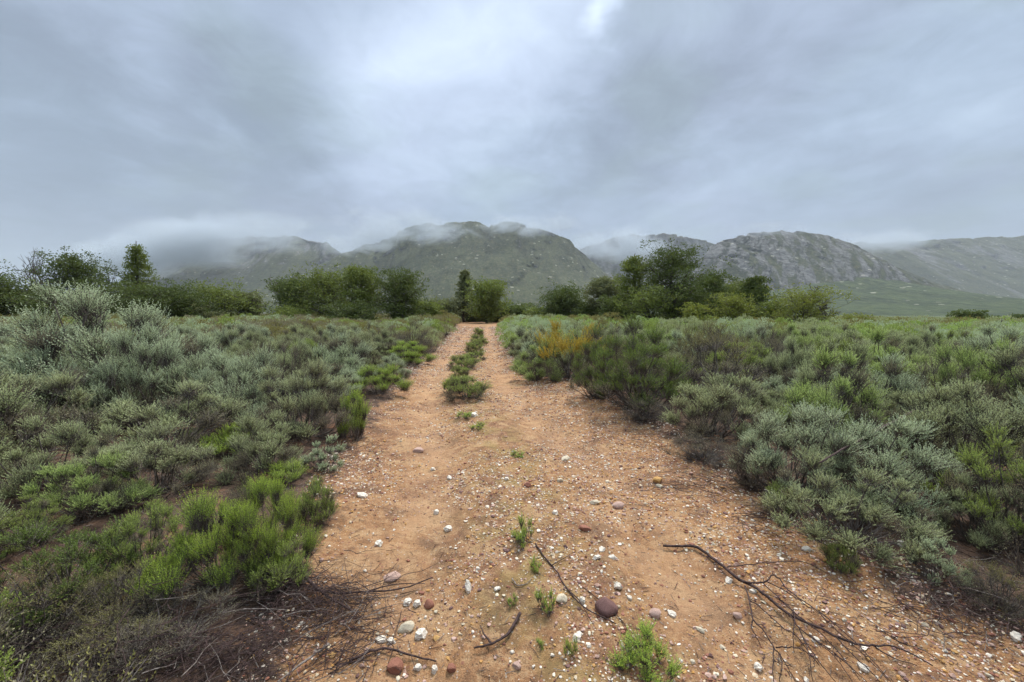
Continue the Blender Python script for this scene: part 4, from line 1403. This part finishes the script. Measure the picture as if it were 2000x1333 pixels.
STONES = [ # kind, column, row, width px, squash, label
    ('maroon', 1185, 1182, 50, (1, .9, .75), 'smooth dark maroon cobble, the biggest stone, beside the thin dark branch'),
    ('red', 769, 1298, 40, (1, .9, .7), 'rounded reddish brown cobble at the bottom border near a stick'),
    ('pink', 765, 1120, 36, (1, .75, .35), 'flat pinkish grey slab lying alone left of mid track'),
    ('pink', 818, 876, 24, (1, .8, .6), 'pinkish white stone near the broom-like bush at the left track edge'),
    ('red', 838, 1178, 22, (1, .9, .8), 'small red stone touching the white quartz pair'),
    ('quartz', 797, 1172, 24, (1, .7, .6), 'knobbly white quartz stone, one of a pair beside the small red stone'),
    ('quartz', 816, 1177, 20, (1, .8, .8), 'white quartz lump between its twin and the small red stone'),
    ('cream', 793, 1222, 34, (1, .7, .7), 'yellowish white lichen-like quartz above two white lumps'),
    ('quartz', 743, 1246, 26, (1, .8, .6), 'white quartz stone at the left end of a white cluster'),
    ('quartz', 764, 1249, 22, (1, .7, .6), 'white quartz stone in the middle of the white cluster'),
    ('quartz', 823, 1237, 30, (1, .9, .8), 'large crumpled white quartz stone right of the white cluster'),
    ('quartz', 914, 1147, 24, (.8, .8, 1.2), 'upright pointed white quartz stone in mid track'),
    ('quartz', 970, 1148, 16, (1, .8, .6), 'small white stone right of the upright pointed quartz'),
    ('quartz', 740, 1060, 20, (1, .8, .7), 'white stone at the left rut, alone on orange soil'),
    ('quartz', 877, 1030, 22, (1, .7, .6), 'white quartz pair-like stone in the left rut'),
    ('quartz', 706, 963, 26, (1, .6, .5), 'long white quartz stone near the left track edge by the dull green bush'),
    ('quartz', 852, 1000, 16, (.8, .8, 1), 'little upright white stone in the left rut'),
    ('cream', 1103, 894, 20, (1, .8, .6), 'cream stone in the right rut beyond the tiny flat tuft'),
    ('pink', 1208, 984, 26, (1, .8, .6), 'round pink stone in the right rut'),
    ('cream', 1160, 978, 20, (1, .7, .5), 'yellowish flat stone left of the round pink one'),
    ('quartz', 1085, 1000, 15, (1, .9, .8), 'small white stone between the green sprouts and the yellowish flat stone'),
    ('red', 1030, 946, 18, (1, .8, .8), 'red brown stone in mid track above the green sprouts'),
    ('ochre', 1285, 936, 22, (1, .9, .7), 'bright orange stone near the right track edge'),
    ('cream', 1287, 948, 14, (1, .9, .7), 'small cream stone below the bright orange one'),
    ('quartz', 1165, 1087, 18, (1, .8, .7), 'white stone, the lower of a trio right of the green sprouts'),
    ('quartz', 1196, 1084, 24, (1, .4, .4), 'splinter of white stone, the right one of a trio'),
    ('quartz', 1175, 1070, 18, (1, .8, .5), 'white stone, the upper of a trio right of the green sprouts'),
    ('quartz', 1206, 1143, 22, (.8, .8, 1.0), 'white quartz above the maroon cobble'),
    ('quartz', 1138, 1172, 18, (.8, .8, 1), 'white stone between the thin dark branch and the green tuft'),
    ('quartz', 1127, 1240, 26, (1, .7, .6), 'large white quartz below the end of the thin dark branch'),
    ('pink', 1280, 1195, 26, (1, .9, .7), 'pinkish white stone right of the maroon cobble'),
    ('quartz', 1311, 1196, 20, (1, .8, .7), 'white stone paired with the pinkish one right of the maroon cobble'),
    ('quartz', 1229, 1166, 12, (1, .9, .8), 'little white stone up right of the maroon cobble'),
    ('cream', 1366, 1226, 20, (1, .6, .5), 'pale cream flake left of the fallen branch tips'),
    ('pink', 1440, 1200, 18, (1, .8, .8), 'pale pink stone under the fallen branch'),
    ('quartz', 1482, 1301, 22, (1, .8, .8), 'white quartz near the bottom border under the fallen branch'),
    ('red', 1140, 1027, 30, (1, .6, .4), 'flat brick red stone half buried above the thin dark branch'),
    ('cream', 1096, 1166, 26, (1, .9, .7), 'tan stone against the green tuft in mid track'),
    ('quartz', 1984, 1240, 30, (1, .6, .6), 'white stone at the right border on dark soil'),
    ('pink', 1010, 1297, 22, (1, .8, .7), 'pink stone at the bottom border in mid track'),
    ('red', 880, 1303, 24, (1, .8, .7), 'red brown stone at the bottom border left of mid track'),
    ('quartz', 815, 1301, 18, (1, .8, .7), 'white stone at the bottom border, left one of two'),
    ('quartz', 848, 1305, 18, (.8, .8, 1), 'white stone at the bottom border, right one of two'),
    ('quartz', 1422, 1132, 18, (1, .8, .7), 'white stone against the main stem of the fallen branch'),
    ('quartz', 1470, 1153, 16, (1, .8, .7), 'white stone under the fork of the fallen branch'),
    ('quartz', 1594, 1247, 20, (1, .7, .6), 'white stone beside the far twigs of the fallen branch'),
    ('quartz', 1762, 1060, 20, (1, .8, .7), 'white stone glinting under the sage bushes on the right'),
    ('quartz', 1575, 1068, 26, (1, .5, .4), 'row-like flat white stone at the right track edge behind the fallen branch'),
    ('quartz', 1685, 1300, 24, (1, .8, .7), 'white stone at the bottom border right of the fallen branch'),
    ('quartz', 925, 808, 18, (1, .8, .7), 'white stone just in front of the hump bushes'),
    ('quartz', 990, 934, 12, (1, .8, .7), 'tiny white stone beside the red brown stone in mid track'),
    ('cream', 1094, 937, 14, (1, .8, .7), 'little cream stone right of the red brown stone'),
    ('quartz', 878, 932, 14, (1, .8, .7), 'little white stone in the left rut below the pinkish white one'),
    ('quartz', 846, 915, 14, (1, .6, .6), 'small white flake in the left rut'),
]
for kind, cx, row, wpx, sq, lab in STONES:
    p = ground_at(cx, row + wpx * 0.25)
    r = wpx / 2 / F_PX * (p[1] * math.cos(PITCH) + 1.5 * math.sin(PITCH)) * 0.98
    put_stone(kind, p[0], p[1], r, sq, lab, 'stones lying on the track', rz=rng0.normal() * 0.5)

# middling loose stones that nothing tells apart: they share a label
def loose_stones():
    rng = np.random.default_rng(5)
    n = 0
    while n < 130:
        row = rng.uniform(690, 1330) if rng.random() < 0.6 else rng.uniform(900, 1330)
        L, Rr = np.interp(row, [e[0] for e in EDGE_PX[::-1]], [e[1] for e in EDGE_PX[::-1]]), np.interp(row, [e[0] for e in EDGE_PX[::-1]], [e[2] for e in EDGE_PX[::-1]])
        cx = rng.uniform(L, Rr)
        p = ground_at(cx, row)
        if rng.random() > 0.45 and abs(p[0] - np.interp(p[1], _sy, _sx)) < 0.9 and cx < 1350:
            continue
        k = rng.choice(['quartz', 'cream', 'pink', 'red'], p=[.55, .2, .15, .10])
        put_stone(k, p[0], p[1], rng.uniform(0.006, 0.0135) * (1 + 0.06 * p[1]), (1, rng.uniform(.6, .95), rng.uniform(.45, .8)),
                  {'quartz': 'small loose white pebble on the orange track', 'cream': 'small loose cream pebble on the orange track', 'pink': 'small loose pink pebble on the orange track', 'red': 'small loose red pebble on the orange track'}[k],
                  {'quartz': 'white pebbles scattered on the track', 'cream': 'cream pebbles scattered on the track', 'pink': 'pink pebbles scattered on the track', 'red': 'red pebbles scattered on the track'}[k])
        n += 1
loose_stones()

def gravel():
    rng = np.random.default_rng(77)
    V0, F0 = ICO[1]
    g = Geo()
    N = 110000
    y = np.exp(rng.uniform(math.log(1.35), math.log(48), N))
    L, Rr = edges_at(y)
    x = L - 0.25 + (Rr - L + 0.5) * rng.random(N)
    cx = np.interp(y, _sy, _sx)
    off = np.abs(x - cx)
    patch = fbm(x * 1.1, y * 1.1, 0, 3, 61)
    prob = 0.34 + 0.5 * sstep(1.0, 1.7, off) * (x > cx) + 0.25 * sstep(1.0, 1.7, off) + 0.6 * sstep(0.05, 0.6, patch) - 0.3 * sstep(0.1, -0.5, patch)
    keep = rng.random(N) < prob
    x, y = x[keep], y[keep]
    n = len(x)
    z = height(x, y)
    mats = ['quartz', 'cream', 'pink', 'red', 'maroon', 'ochre']
    mi = rng.choice(6, n, p=[.18, .17, .24, .17, .08, .16])
    s = np.clip(rng.lognormal(math.log(0.0046), 0.45, n), 0.002, 0.014) * (0.9 + 0.10 * y)
    for q in range(6):
        idx = np.where(mi == q)[0]
        k = len(idx)
        sc = s[idx][:, None] * rng.uniform(0.6, 1.2, (k, 3)) * np.array([1, 1, 0.7])
        Q = V0[None] * (1 + 0.25 * rng.normal(size=(k, len(V0), 1))) * sc[:, None]
        a = rng.random(k) * 6.283
        ca, sa = np.cos(a)[:, None], np.sin(a)[:, None]
        Q = np.stack([Q[..., 0] * ca - Q[..., 1] * sa, Q[..., 0] * sa + Q[..., 1] * ca, Q[..., 2]], -1)
        Q = Q + np.stack([x[idx], y[idx], z[idx] + s[idx] * 0.25], -1)[:, None]
        Fq = (F0[None] + (np.arange(k) * len(V0))[:, None, None]).reshape(-1, 3)
        g.add(Q.reshape(-1, 3), Fq, q, rnd=np.repeat(rng.random(k), len(V0)))
    o = link('gravel', g.build('gravel', [M[k] for k in mats]))
    tag(o, 'fine white and reddish gravel strewn over the orange track', kind='stuff')
gravel()

def lay(pts_px, lift):
    out = []
    n = len(pts_px)
    for i, (a, b) in enumerate(pts_px):
        l = lift[i] if hasattr(lift, '__len__') else lift
        p = ground_at(a, b)
        p = ground_flat(a, b, p[2] + l)
        out.append(p)
    return np.array(out)

def smooth_pts(P, k=4, jit=0.0, rng=None):
    P = np.asarray(P)
    n = len(P)
    t = np.arange(n)
    tt = np.linspace(0, n - 1, (n - 1) * k + 1)
    Q = np.stack([np.interp(tt, t, P[:, j]) for j in range(3)], -1)
    for _ in range(2):
        Q[1:-1] = 0.25 * Q[:-2] + 0.5 * Q[1:-1] + 0.25 * Q[2:]
    if jit and rng is not None:
        Q[1:-1] += rng.normal(size=Q[1:-1].shape) * jit
    return Q

def fallen_branch():
    rng = np.random.default_rng(3)
    root = empty('fallen_branch', ground_at(1441, 1131))
    tag(root, 'long dark dead branch with many forked twigs lying across the right side of the track', 'branch')
    inv_ = np.array(root.location)
    main = [(1295, 1066), (1325, 1067), (1356, 1066), (1383, 1083), (1412, 1106), (1441, 1131), (1470, 1143), (1503, 1170), (1544, 1203), (1594, 1224), (1640, 1246), (1669, 1259), (1705, 1261), (1748, 1261), (1785, 1280), (1822, 1301)]
    P = smooth_pts(lay(main, np.linspace(0.015, 0.05, len(main))), 4, 0.0018, rng) - inv_
    g = Geo()
    g.add_tube(P, np.interp(np.linspace(0, 1, len(P)), [0, .15, .35, .7, 1], [0.008, .0095, .0090, .0058, .0025]), 8)
    link('limb', g.build('limb', [M['deadwood']], True), root)
    twigs = [
        [(1420, 1108), (1455, 1104), (1490, 1100), (1530, 1097), (1569, 1096), (1588, 1105), (1623, 1124)],
        [(1453, 1137), (1478, 1140), (1497, 1137), (1503, 1127), (1511, 1122), (1522, 1130), (1532, 1146), (1561, 1170), (1594, 1190), (1623, 1222), (1669, 1262), (1698, 1290), (1735, 1330)],
        [(1490, 1139), (1520, 1168), (1544, 1185), (1553, 1208)],
        [(1455, 1145), (1464, 1174), (1470, 1212), (1482, 1222), (1495, 1236), (1511, 1264), (1524, 1280), (1540, 1305), (1553, 1332)],
        [(1511, 1263), (1509, 1295), (1511, 1332)],
        [(1515, 1265), (1540, 1264), (1565, 1267), (1582, 1280), (1598, 1296)],
        [(1464, 1172), (1485, 1185), (1507, 1207), (1532, 1229), (1553, 1238), (1570, 1260), (1600, 1300)],
        [(1541, 1200), (1561, 1228), (1585, 1246), (1602, 1258), (1636, 1287), (1665, 1332)],
        [(1580, 1240), (1610, 1262), (1650, 1292), (1695, 1334)],
        [(1565, 1237), (1580, 1265), (1598, 1292), (1632, 1332)],
        [(1500, 1138), (1530, 1152), (1572, 1180), (1600, 1200)],
        [(1549, 1190), (1553, 1212), (1549, 1245), (1551, 1275)],
        [(1470, 1212), (1466, 1226), (1478, 1245), (1485, 1262)],
        [(1600, 1195), (1640, 1225), (1690, 1275), (1740, 1332)],
        [(1520, 1168), (1560, 1205), (1598, 1232), (1640, 1275), (1680, 1330)],
        [(1630, 1242), (1660, 1275), (1700, 1310), (1720, 1334)],
        [(1524, 1278), (1528, 1300), (1522, 1332)],
        [(1561, 1228), (1580, 1275), (1588, 1332)],
        [(1705, 1261), (1740, 1285), (1790, 1300)],
    ]
    for k, tw in enumerate(twigs):
        n = len(tw)
        lift = 0.02 + 0.06 * np.sin(np.linspace(0.3, 3.0, n)) * rng.uniform(0.5, 1.0)
        P = smooth_pts(lay(tw, lift), 4, 0.0015, rng) - inv_
        r0 = 0.0050 if k in (1, 3) else 0.0034
        g = Geo()
        g.add_tube(P, np.linspace(r0, 0.0016, len(P)), 6)
        for j in range(3, len(P) - 2, 4):      # short side shoots
            d = norm(P[j + 1] - P[j])
            s = norm(np.cross(d, [0, 0, 1]) * rng.choice([-1, 1]) + d * 0.8 + np.array([0, 0, 0.15]))
            L = rng.uniform(0.02, 0.07)
            q = np.array([P[j], P[j] + s * L * 0.5 + rng.normal(size=3) * 0.003, P[j] + s * L])
            g.add_tube(q, [0.002, 0.0016, 0.0009], 5)
        link('twig', g.build('twig', [M['deadwood']], True), root)
fallen_branch()

def stick(px_pts, r, label, mat='deadwood', lift=0.012, forks=(), name='dead_stick', group=None, seed=0):
    rng = np.random.default_rng(900 + seed)
    P = smooth_pts(lay(px_pts, lift), 4, 0.0015, rng)
    c = P[0].copy()
    g = Geo()
    g.add_tube(P - c, np.linspace(r, r * 0.45, len(P)), 7)
    for f in forks:
        Q = smooth_pts(lay(f, lift), 4, 0.001, rng) - c
        g.add_tube(Q, np.linspace(r * 0.6, r * 0.25, len(Q)), 6)
    o = link(name, g.build(name, [M[mat]], True))
    o.location = c
    tag(o, label, 'stick', group)
    return o
stick([(1046, 1062), (1062, 1088), (1085, 1112), (1106, 1149), (1139, 1187), (1170, 1202), (1203, 1219)], 0.0055, 'thin dark dead branch lying along the middle of the track beside the green tufts', forks=([(1078, 1104), (1100, 1092), (1118, 1080)], [(1106, 1149), (1128, 1168), (1140, 1188), (1160, 1222)]), seed=1)
stick([(1016, 1198), (1005, 1218), (990, 1242), (961, 1258), (926, 1266)], 0.009, 'short bent dead stick below the tiny sprout in mid track', lift=0.02, forks=([(961, 1258), (945, 1240), (938, 1222)],), seed=2)
stick([(683, 1290), (715, 1275), (749, 1265), (800, 1280), (852, 1292)], 0.0075, 'arched brown stick at the bottom border above the reddish cobble', lift=0.02, seed=3)
stick([(642, 1258), (612, 1280), (580, 1302), (540, 1334)], 0.007, 'pale grey straight stick at the bottom border left of the track', 'driftwood', 0.03, seed=4)
stick([(600, 1150), (660, 1160), (720, 1155), (785, 1152), (845, 1128)], 0.007, 'long grey twig reaching from the brushwood on to the orange track', 'deadwood', 0.03, forks=([(720, 1155), (770, 1140), (830, 1140)],), seed=5)
stick([(585, 1115), (620, 1150), (650, 1172), (690, 1195)], 0.010, 'thicker dark stick slanting down through the brushwood', 'deadwood', 0.05, seed=6)
stick([(1000, 1130), (1010, 1145), (1030, 1140), (1040, 1128)], 0.004, 'small curled dry twig left of the green tuft', 'driftwood', 0.01, seed=7)
stick([(1130, 1140), (1180, 1178), (1215, 1212), (1232, 1240)], 0.003, 'hair-thin dark twig running under the maroon cobble', 'deadwood', 0.008, seed=9)
stick([(1790, 800), (1700, 850), (1640, 880), (1600, 905)], 0.012, 'long dark bare stem arching out of the sage bushes on the right', 'deadwood', 0.55, forks=([(1740, 826), (1690, 845), (1655, 850)],), seed=10)

def brushwood():
    """a heap of dry twigs beside the track: nobody could count them"""
    rng = np.random.default_rng(31)
    g = Geo()
    for (cx, row, wx, wy, n, hi) in ((640, 1190, 110, 55, 420, 0.10), (450, 1290, 160, 45, 260, 0.10), (690, 1280, 70, 40, 60, 0.06), (200, 1290, 200, 60, 120, 0.2), (1860, 1180, 150, 70, 200, 0.10),
                                     (60, 935, 160, 35, 120, 0.12), (1370, 950, 90, 24, 150, 0.04), (1250, 850, 110, 28, 160, 0.06), (690, 885, 60, 18, 60, 0.06), (1490, 1010, 50, 20, 60, 0.03)):
        for i in range(n):
            a, b = cx + rng.normal() * wx * 0.6, min(row + rng.normal() * wy * 0.6, 1380)
            p = ground_at(a, b)
            ang = rng.normal() * 0.7 + (0.1 if rng.random() < 0.7 else 1.5)
            L = rng.uniform(0.07, 0.36) * (1 if p[1] < 3.5 else 0.8)
            d = np.array([math.cos(ang), math.sin(ang), rng.normal() * 0.12])
            sdv = np.array([-d[1], d[0], 0])
            c = p + np.array([0, 0, abs(rng.normal()) * hi * 0.55 + 0.006])
            pts = np.array([c - d * L / 2, c - d * L / 6 + sdv * rng.normal() * L * 0.07, c + d * L / 6 + sdv * rng.normal() * L * 0.07, c + d * L / 2])
            zmin = height(pts[:, 0], pts[:, 1]) + 0.002
            pts[:, 2] = np.maximum(pts[:, 2], zmin)
            r = rng.uniform(0.0009, 0.0026)
            g.add_tube(pts, [r, r * .9, r * .7, r * .4], 4, mat=0 if rng.random() < 0.9 else 1)
    o = link('brushwood', g.build('brushwood', [M['deadwood'], M['driftwood']]))
    tag(o, 'tangle of dry dead twigs under the bushes and beside the track', kind='stuff')
brushwood()

def litter():
    """twig bits and dead leaves on the dark soil under the scrub"""
    rng = np.random.default_rng(41)
    g = Geo()
    N = 42000
    y = np.exp(rng.uniform(math.log(0.9), math.log(16), N))
    x = rng.uniform(-1.5, 1.5, N) * (y + 1)
    m = path_mask(x, y)
    keep = rng.random(N) < np.clip(1.15 - m, 0.10, 1)
    x, y = x[keep], y[keep]
    z = height(x, y)
    n = len(x)
    a = rng.random(n) * 6.283
    D = norm(np.stack([np.cos(a), np.sin(a), rng.normal(size=n) * 0.12], -1))
    L = rng.uniform(0.01, 0.07, n)
    A = np.stack([x, y, z + 0.004], -1)
    V, F = prisms(A - D * L[:, None] / 2, A + D * L[:, None] / 2, 0.0016, 0.0010)
    pick = rng.random(n) < 0.5
    for q in (0, 1):
        idx = np.where(pick == bool(q))[0]
        V, F = prisms((A - D * L[:, None] / 2)[idx], (A + D * L[:, None] / 2)[idx], 0.0017, 0.0010)
        g.add(V, F, q)
    o = link('leaf_litter', g.build('leaf_litter', [M['deadwood'], M['driftwood']]))
    tag(o, 'dry twig litter lying on the dark soil and track edges', kind='stuff')
litter()

# ------------------------------------------------------------------ mist on the mountains and the damp air
def mist_mat(dens, scale, thr, seed):
    m, t, out = base_mat('mist')
    tc = t.new('ShaderNodeTexCoord')
    g = tc.outputs['Generated']
    ctr = t.vmath('SCALE', t.vmath('SUBTRACT', g, (0.5, 0.5, 0.5)), scale=2.0)
    rr = t.vmath('LENGTH', ctr)
    v = t.vmath('ADD', tc.outputs['Object'], (seed * 137.0, seed * 71.0, 0.0))
    n = t.noise(t.mapping(v, scale=(0.6, 0.5, 1.3)), scale, 6, 0.68, 0.8)
    edge = t.remap(rr, 1.0, 0.25, 0.0, 1.0)
    d = t.math('MULTIPLY', t.math('SUBTRACT', t.math('ADD', n, t.math('MULTIPLY', edge, 0.22)), thr), t.math('MULTIPLY', edge, dens * 7.5), clamp=False)
    d = t.math('MAXIMUM', d, 0.0)
    pv = t.new('ShaderNodeVolumePrincipled')
    pv.inputs['Color'].default_value = (0.68, 0.73, 0.78, 1)
    pv.inputs['Anisotropy'].default_value = 0.0
    t.put(pv.inputs['Density'], d)
    t.l.new(pv.outputs[0], out.inputs['Volume'])
    return m

def mist(px, py, wpx, hpx, D, depth, dens, seed, label, thr=0.62):
    c = pix_dir(px, py)
    c = c / c[1] * D + np.array([0, 0, EYE[2]])
    V, F = ICO[3]
    rx, rz = wpx / 2 / F_PX * D, hpx / 2 / F_PX * D
    o = link('mist', mesh_np('mist', V * np.array([rx, depth, rz]), [F], [mist_mat(dens, 1.1 / rz, thr, seed)], smooth=True))
    o.location = c
    tag(o, label, kind='stuff')
mist(470, 455, 420, 120, 2000, 300, 0.0045, 1, 'low cloud veiling the top of the left mountain', 0.56)
mist(360, 478, 320, 130, 1900, 300, 0.009, 2, 'low cloud sliding down the outer flank of the left mountain', 0.52)
mist(260, 500, 300, 120, 1900, 300, 0.009, 8, 'low cloud filling the sky beside the left mountain, above the young pine', 0.52)
mist(790, 446, 460, 90, 1650, 260, 0.0075, 3, 'thin cloud drifting over the summit of the green mountain', 0.60)
mist(700, 478, 260, 70, 1700, 260, 0.0055, 9, 'thin cloud on the left shoulder of the green mountain', 0.60)
mist(1030, 438, 320, 70, 1750, 220, 0.008, 4, 'wisp of cloud on the right summit of the green mountain', 0.62)
mist(1210, 480, 300, 90, 2450, 300, 0.006, 5, 'bank of mist in the gap between the green mountain and the rock dome', 0.54)
mist(1720, 472, 300, 60, 2550, 250, 0.005, 6, 'mist along the ridge behind the rock dome', 0.56)
mist(1500, 448, 260, 44, 1550, 150, 0.004, 7, 'wisp of cloud on the top of the rock dome', 0.60)

def haze():
    m, t, out = base_mat('haze')
    pv = t.new('ShaderNodeVolumePrincipled')
    pv.inputs['Color'].default_value = (0.82, 0.86, 0.92, 1)
    pv.inputs['Density'].default_value = HAZE
    pv.inputs['Anisotropy'].default_value = 0.0
    t.l.new(pv.outputs[0], out.inputs['Volume'])
    x, y0, y1, z0, z1 = 6700, -60, 4400, -12.0, 640.0
    V = np.array([(a, b, c) for a in (-x, x) for b in (y0, y1) for c in (z0, z1)], float)
    F = np.array([(0, 1, 3, 2), (4, 6, 7, 5), (0, 4, 5, 1), (2, 3, 7, 6), (0, 2, 6, 4), (1, 5, 7, 3)])
    o = link('haze', mesh_np('haze', V, [F], [m]))
    tag(o, 'damp grey air that pales the far mountains', kind='stuff')
HAZE = 0.00009
haze()
